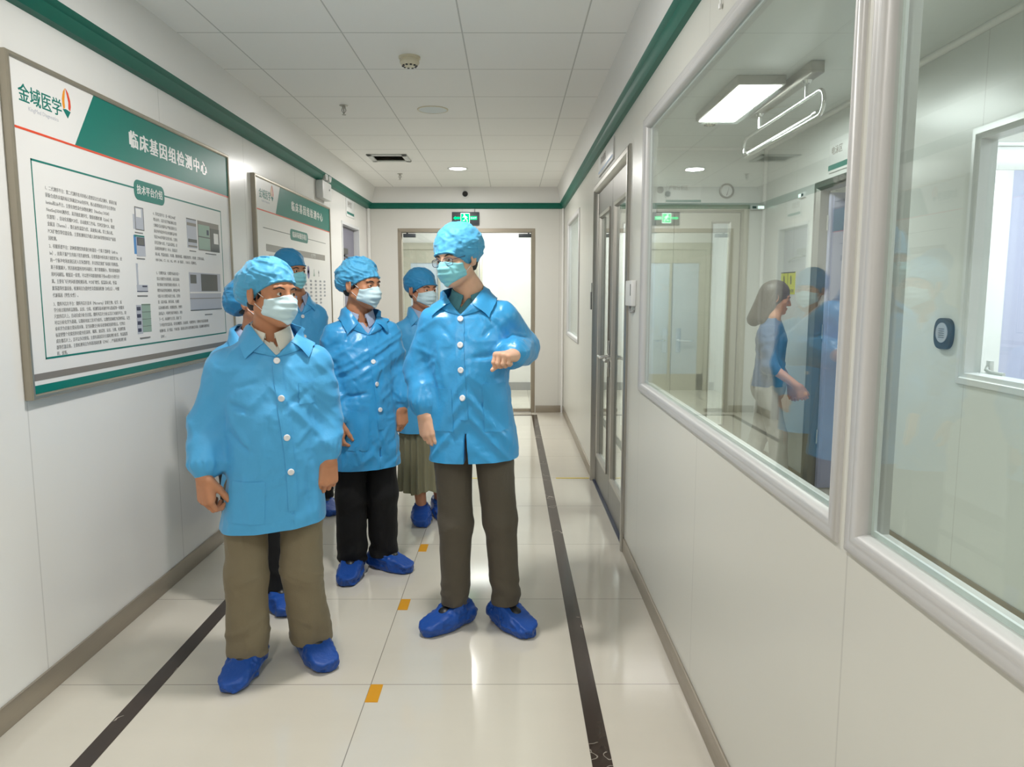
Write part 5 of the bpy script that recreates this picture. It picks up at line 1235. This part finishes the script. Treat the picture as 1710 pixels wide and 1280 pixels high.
person('person', dict(loc=(-.765, 3.85), yaw=24, seed=5.1, s=.98, skin='skin_a', lid=.0042, gaze=(5, 4),
    head=(-.762, 3.85, 1.532), hrot=(60, 6, 0), hs=.98, neck=(-.790, 3.88, 1.400),
    sh=[(-.895, 3.82, 1.262), (-.655, 3.93, 1.272)], el=[(-.925, 3.80, 1.035), (-.603, 3.95, 1.040)], wr=[(-.875, 3.72, .850), (-.572, 3.88, .895)],
    hand=[((.12, -.12, -1), (-.8, -.55, 0), (.45, -.8, 0), [(18, 35, 25), (24, 40, 30), (28, 42, 30), (32, 45, 30)], (.8, .3, .4)), ((.05, -.1, -1), (.75, -.5, 0), (-.6, -.8, 0), [(25, 50, 30), (30, 55, 30), (35, 55, 35), (38, 60, 35)], (.85, .3, .4))],
    prof=[(.50, -.765, 3.85, .165, .135), (.62, -.765, 3.85, .160, .132), (.78, -.760, 3.85, .150, .128), (.95, -.755, 3.85, .140, .125), (1.10, -.765, 3.85, .145, .122), (1.20, -.775, 3.86, .152, .115), (1.27, -.780, 3.87, .150, .102), (1.32, -.785, 3.875, .120, .088), (1.36, -.788, 3.88, .086, .074), (1.41, -.790, 3.88, .064, .062)],
    hipz=.78, hipw=.078, knee=[(-.845, 3.82, .43), (-.690, 3.88, .43)], ank=[(-.845, 3.84, .10), (-.695, 3.93, .10)], toe=[(.02, -1), (.88, -.48)],
    cap=dict(puff=(0, .070, .022, .078), h=.088, lift=.012, amp=.0075, m='cap', z=.054, tilt=.60), mask='mask',
    coat=dict(m='coat2', zb=1.285, vw=.080, uo=.022, us=.045, hem=(-.765, 3.85, .592, .02, 0, -1), slit=(.80, .003), sr=(.066, .060, .054), pit=.035, loose=1.25,
        buttons=[(0, 1.150), (0, 1.035), (0, .905)], pockets=[(-.12, -.02, .70, .90)], lapel=.046, collar=.068,
        fl=[(-.13, 1.07, .01, 1.13, .010, -.010), (-.13, 1.02, .0, 1.06, .009, .010), (-.13, .97, -.01, .99, .010, -.011), (-.12, .93, .0, .92, .009, .009), (-.12, .82, .04, .70, .011, -.008), (.10, .82, -.03, .64, .012, .010), (.02, .86, .07, .64, .010, -.008), (-.10, 1.20, -.03, 1.10, .010, .008), (.08, 1.12, .03, 1.0, .009, -.008), (-.08, .75, -.05, .62, .01, .008), (.11, 1.0, .04, .95, .008, .008)]),
    shirt='shirt_l', trousers=dict(m='blackcl', r=(.082, .076, .074), cut=.075, folds=.8)),
    'man in the middle, shiny creased gown over wide black trousers, eyes lowered, mask and cap')
person('person', dict(loc=(-.175, 3.2), yaw=-3, seed=8.7, s=1.05, skin='skin_c', lid=.0045, gaze=(-6, 8),
    head=(-.228, 3.19, 1.636), hrot=(-36, 10, -5), hs=.95, neck=(-.178, 3.24, 1.500),
    sh=[(-.322, 3.21, 1.365), (-.038, 3.22, 1.385)], el=[(-.388, 3.22, 1.155), (.062, 3.36, 1.245)], wr=[(-.368, 3.13, .985), (.012, 3.03, 1.243)],
    hand=[((.18, -.18, -1), (-.55, -.8, 0), (.8, -.5, 0), [(8, 24, 18), (14, 40, 28), (22, 48, 32), (28, 52, 32)], (.85, .30, .35), 1.0), ((-.50, -.85, .05), (-.05, -.25, 1), (-.85, .5, 0), [(72, 62, 30), (78, 66, 32), (82, 70, 34), (86, 72, 34)], (.8, .05, .6), .96)],
    prof=[(.66, -.165, 3.2, .190, .150), (.80, -.165, 3.2, .186, .147), (.95, -.170, 3.2, .176, .142), (1.10, -.178, 3.2, .166, .138), (1.22, -.182, 3.2, .166, .132), (1.32, -.182, 3.21, .172, .122), (1.39, -.180, 3.22, .160, .106), (1.43, -.180, 3.23, .125, .092), (1.47, -.178, 3.235, .090, .078), (1.51, -.178, 3.24, .066, .064)],
    hipz=.92, hipw=.088, knee=[(-.240, 3.18, .50), (-.045, 3.18, .50)], ank=[(-.248, 3.22, .125), (-.018, 3.22, .120)], toe=[(-.72, -.69), (.62, -.78)],
    cap=dict(puff=(0, .045, .055, .088), h=.090, lift=.012, amp=.0042, m='cap', z=.034, tilt=.72, n=15, rx=.093), mask='mask2', glasses=True,
    coat=dict(m='coat2', zb=1.405, vw=.085, uo=-.024, us=-.012, hem=(-.165, 3.2, .785, .02, 0, -1), slit=(.97, .010), sr=(.068, .064, .056), pit=.040, loose=1.0,
        buttons=[(0, 1.392), (0, 1.283), (0, 1.178), (.002, 1.062)], pockets=[(-.150, -.060, .92, 1.10), (.070, .160, .92, 1.12)], lapel=.050, collar=.078, bs=1.35,
        fl=[(.155, 1.275, .02, 1.295, .011, .010), (.15, 1.235, .02, 1.225, .011, -.010), (.16, 1.16, .03, 1.165, .010, .009), (.02, 1.09, .14, .92, .012, -.009), (.03, 1.11, .15, 1.03, .010, .009), (-.12, 1.31, -.07, 1.06, .013, .008), (-.14, 1.17, -.11, 1.0, .012, -.009), (.10, .98, .13, .82, .012, .007), (-.09, 1.0, -.05, .84, .012, -.007), (.12, 1.36, .06, 1.30, .009, -.007), (-.11, 1.36, -.05, 1.30, .010, -.007)]),
    shirt='shirt_t', footlen=.130, trousers=dict(m='brown', r=(.092, .070, .060), cut=.105, folds=.8)),
    'tall man in glasses, teal shirt under blue gown, dark trousers, one fist raised')
person('person', dict(loc=(-.575, 4.78), yaw=22, seed=3.9, s=.93, skin='skin_b', lid=.0045, hv=.0045, handv=.0045, cv=.009,
    head=(-.556, 4.76, 1.512), hrot=(44, 6, 0), hs=.96, neck=(-.566, 4.80, 1.385),
    sh=[(-.690, 4.77, 1.250), (-.465, 4.84, 1.255)], el=[(-.715, 4.78, 1.02), (-.430, 4.86, 1.03)], wr=[(-.700, 4.72, .83), (-.420, 4.76, .84)],
    hand=[((0, 0, -1), (-.8, -.5, 0), (.5, -.8, 0), C4, (.8, .3, .4)), ((0, 0, -1), (.8, -.5, 0), (-.5, -.8, 0), C4, (.8, .3, .4))],
    prof=[(.52, -.580, 4.8, .150, .125), (.62, -.580, 4.8, .147, .122), (.85, -.580, 4.8, .138, .118), (1.05, -.580, 4.8, .128, .112), (1.20, -.580, 4.8, .135, .105), (1.27, -.580, 4.8, .135, .095), (1.32, -.580, 4.8, .105, .082), (1.36, -.580, 4.8, .075, .068), (1.40, -.580, 4.8, .058, .058)],
    hipz=.76, hipw=.075, knee=[(-.620, 4.78, .42), (-.500, 4.82, .42)], ank=[(-.588, 4.78, .10), (-.480, 4.92, .10)], toe=[(.10, -1), (.3, -1)],
    cap=dict(puff=(0, .060, .040, .082), h=.084, lift=.010, amp=.003, m='cap_shade', z=.040, tilt=.55), mask='mask',
    coat=dict(m='coat', zb=1.28, vw=.060, uo=0, hem=(-.58, 4.8, .600, 0, 0, -1), slit=(.64, .002), sr=(.060, .056, .050), pit=.035, loose=.9,
        buttons=[(0, 1.25), (0, 1.12), (0, .99), (0, .86)], lapel=.040, collar=.055),
    shirt='shirt_l', skirt=dict(z1=.80, z0=.205, a0=.135, a1=.150, sw=.0), sock=False),
    'person in an olive pleated skirt and shade-darkened blue cap, behind the tall man')
person('person', dict(loc=(-1.41, 4.95), yaw=35, seed=6.2, s=1.03, skin='skin_a', lid=.0050, hv=.0045, handv=.0045, cv=.009,
    head=(-1.440, 4.95, 1.632), hrot=(55, 4, 0), hs=1.0, neck=(-1.430, 4.98, 1.485),
    sh=[(-1.535, 4.92, 1.345), (-1.305, 5.03, 1.345)], el=[(-1.555, 4.92, 1.08), (-1.262, 5.05, 1.08)], wr=[(-1.54, 4.84, .86), (-1.25, 4.98, .86)],
    hand=[((0, 0, -1), (-.8, -.5, 0), (.5, -.8, 0), C4, (.8, .3, .4)), ((0, 0, -1), (.8, -.5, 0), (-.5, -.8, 0), C4, (.8, .3, .4))],
    prof=[(.62, -1.415, 4.96, .165, .135), (.78, -1.415, 4.96, .160, .130), (1.0, -1.415, 4.97, .150, .125), (1.15, -1.418, 4.97, .150, .122), (1.28, -1.42, 4.98, .155, .115), (1.36, -1.425, 4.98, .145, .100), (1.41, -1.428, 4.98, .115, .085), (1.45, -1.43, 4.98, .082, .070), (1.50, -1.43, 4.98, .062, .062)],
    hipz=.86, hipw=.085, knee=[(-1.49, 4.92, .47), (-1.32, 5.0, .47)], ank=[(-1.49, 4.94, .11), (-1.30, 5.02, .11)], toe=[(.2, -1), (.55, -.85)],
    cap=dict(puff=(0, .050, .060, .075), h=.088, lift=.008, amp=.003, m='cap_shade', z=.045, tilt=.42), mask='mask2',
    coat=dict(m='coat', zb=1.36, vw=.075, uo=0, hem=(-1.41, 4.95, .72, 0, 0, -1), slit=(.78, .002), sr=(.062, .058, .052), pit=.035, loose=1.0,
        buttons=[(0, 1.34), (0, 1.21), (0, 1.08), (0, .95)], lapel=.044, collar=.062, pockets=[(.04, .12, 1.12, 1.22)]),
    shirt='shirt_l', trousers=dict(m='blackcl', r=(.084, .072, .068), cut=.09, folds=.8)),
    'masked person by the farther board, shade-darkened cap, blue gown, seen past the front man')
person('person', dict(loc=(-1.235, 3.47), yaw=22, seed=9.4, s=.95, skin='skin_b', lid=.0050, hv=.0045, handv=.0045, cv=.009,
    head=(-1.180, 3.50, 1.452), hrot=(72, 4, 0), hs=.97, neck=(-1.205, 3.52, 1.315),
    sh=[(-1.335, 3.46, 1.180), (-1.120, 3.55, 1.185)], el=[(-1.345, 3.46, .96), (-1.085, 3.56, .96)], wr=[(-1.335, 3.40, .77), (-1.08, 3.48, .77)],
    hand=[((0, 0, -1), (-.8, -.5, 0), (.5, -.8, 0), C4, (.8, .3, .4)), ((0, 0, -1), (.8, -.5, 0), (-.5, -.8, 0), C4, (.8, .3, .4))],
    prof=[(.52, -1.225, 3.48, .150, .125), (.62, -1.225, 3.48, .147, .122), (.85, -1.228, 3.49, .138, .120), (1.0, -1.23, 3.5, .135, .115), (1.12, -1.232, 3.5, .135, .110), (1.20, -1.235, 3.5, .130, .098), (1.25, -1.235, 3.51, .105, .082), (1.29, -1.235, 3.51, .078, .068), (1.33, -1.235, 3.51, .060, .060)],
    hipz=.74, hipw=.078, knee=[(-1.290, 3.45, .42), (-1.165, 3.50, .42)], ank=[(-1.262, 3.48, .10), (-1.125, 3.45, .10)], toe=[(.1, -1), (.52, -.85)],
    cap=dict(puff=(0, .080, .005, .092), h=.088, lift=.010, amp=.004, m='cap_shade', z=.046, tilt=.62), mask='mask2',
    coat=dict(m='coat', zb=1.215, vw=.060, uo=0, hem=(-1.23, 3.48, .60, 0, 0, -1), slit=(.64, .002), sr=(.060, .056, .050), pit=.035, loose=.9,
        buttons=[(0, 1.19), (0, 1.06), (0, .93), (0, .80)], lapel=.040, collar=.055),
    shirt='shirt_l', trousers=dict(m='blackcl', r=(.084, .078, .072), cut=.08, folds=.8)),
    'person hidden behind the front man, blue cap and black trousers showing')
person('person', dict(loc=(1.98, 5.6), yaw=62, seed=2.2, s=.93, skin='skin_b', lid=.0045, hv=.0045, handv=.0036, cv=.008,
    head=(2.000, 5.60, 1.452), hrot=(78, 14, 0), hs=.95, neck=(1.965, 5.58, 1.320),
    sh=[(1.900, 5.50, 1.190), (1.985, 5.70, 1.190)], el=[(1.905, 5.42, .960), (2.06, 5.72, .960)], wr=[(2.085, 5.34, .820), (2.16, 5.66, .78)],
    hand=[((.45, -.1, -.9), (-.2, -.95, 0), (.85, 0, .4), C4, (.8, .3, .4)), ((.2, 0, -1), (.2, .95, 0), (.95, 0, .1), C4, (.8, .3, .4))],
    prof=[(.74, 1.955, 5.58, .160, .115), (.82, 1.955, 5.58, .152, .110), (.95, 1.960, 5.58, .128, .095), (1.05, 1.965, 5.58, .130, .098), (1.14, 1.97, 5.59, .142, .108), (1.20, 1.965, 5.59, .140, .095), (1.25, 1.965, 5.59, .105, .078), (1.29, 1.965, 5.59, .072, .060), (1.33, 1.965, 5.59, .052, .052)],
    hipz=.78, hipw=.078, knee=[(2.01, 5.52, .42), (1.93, 5.66, .42)], ank=[(2.04, 5.50, .09), (1.82, 5.64, .11)], toe=[(1, -.1), (1, -.1)],
    long_hair=True,
    coat=dict(name='top', m='denim', open=False, hem=(1.95, 5.58, .80, 0, 0, -1), sr=(.058, .052, .048), cuffr=.046, short=.18, pit=.030, loose=.9),
    trousers=dict(m='pants_w', r=(.088, .064, .062), cut=.07, folds=.7)),
    'woman with long brown hair walking inside the glazed room, dark blue top, pale trousers')
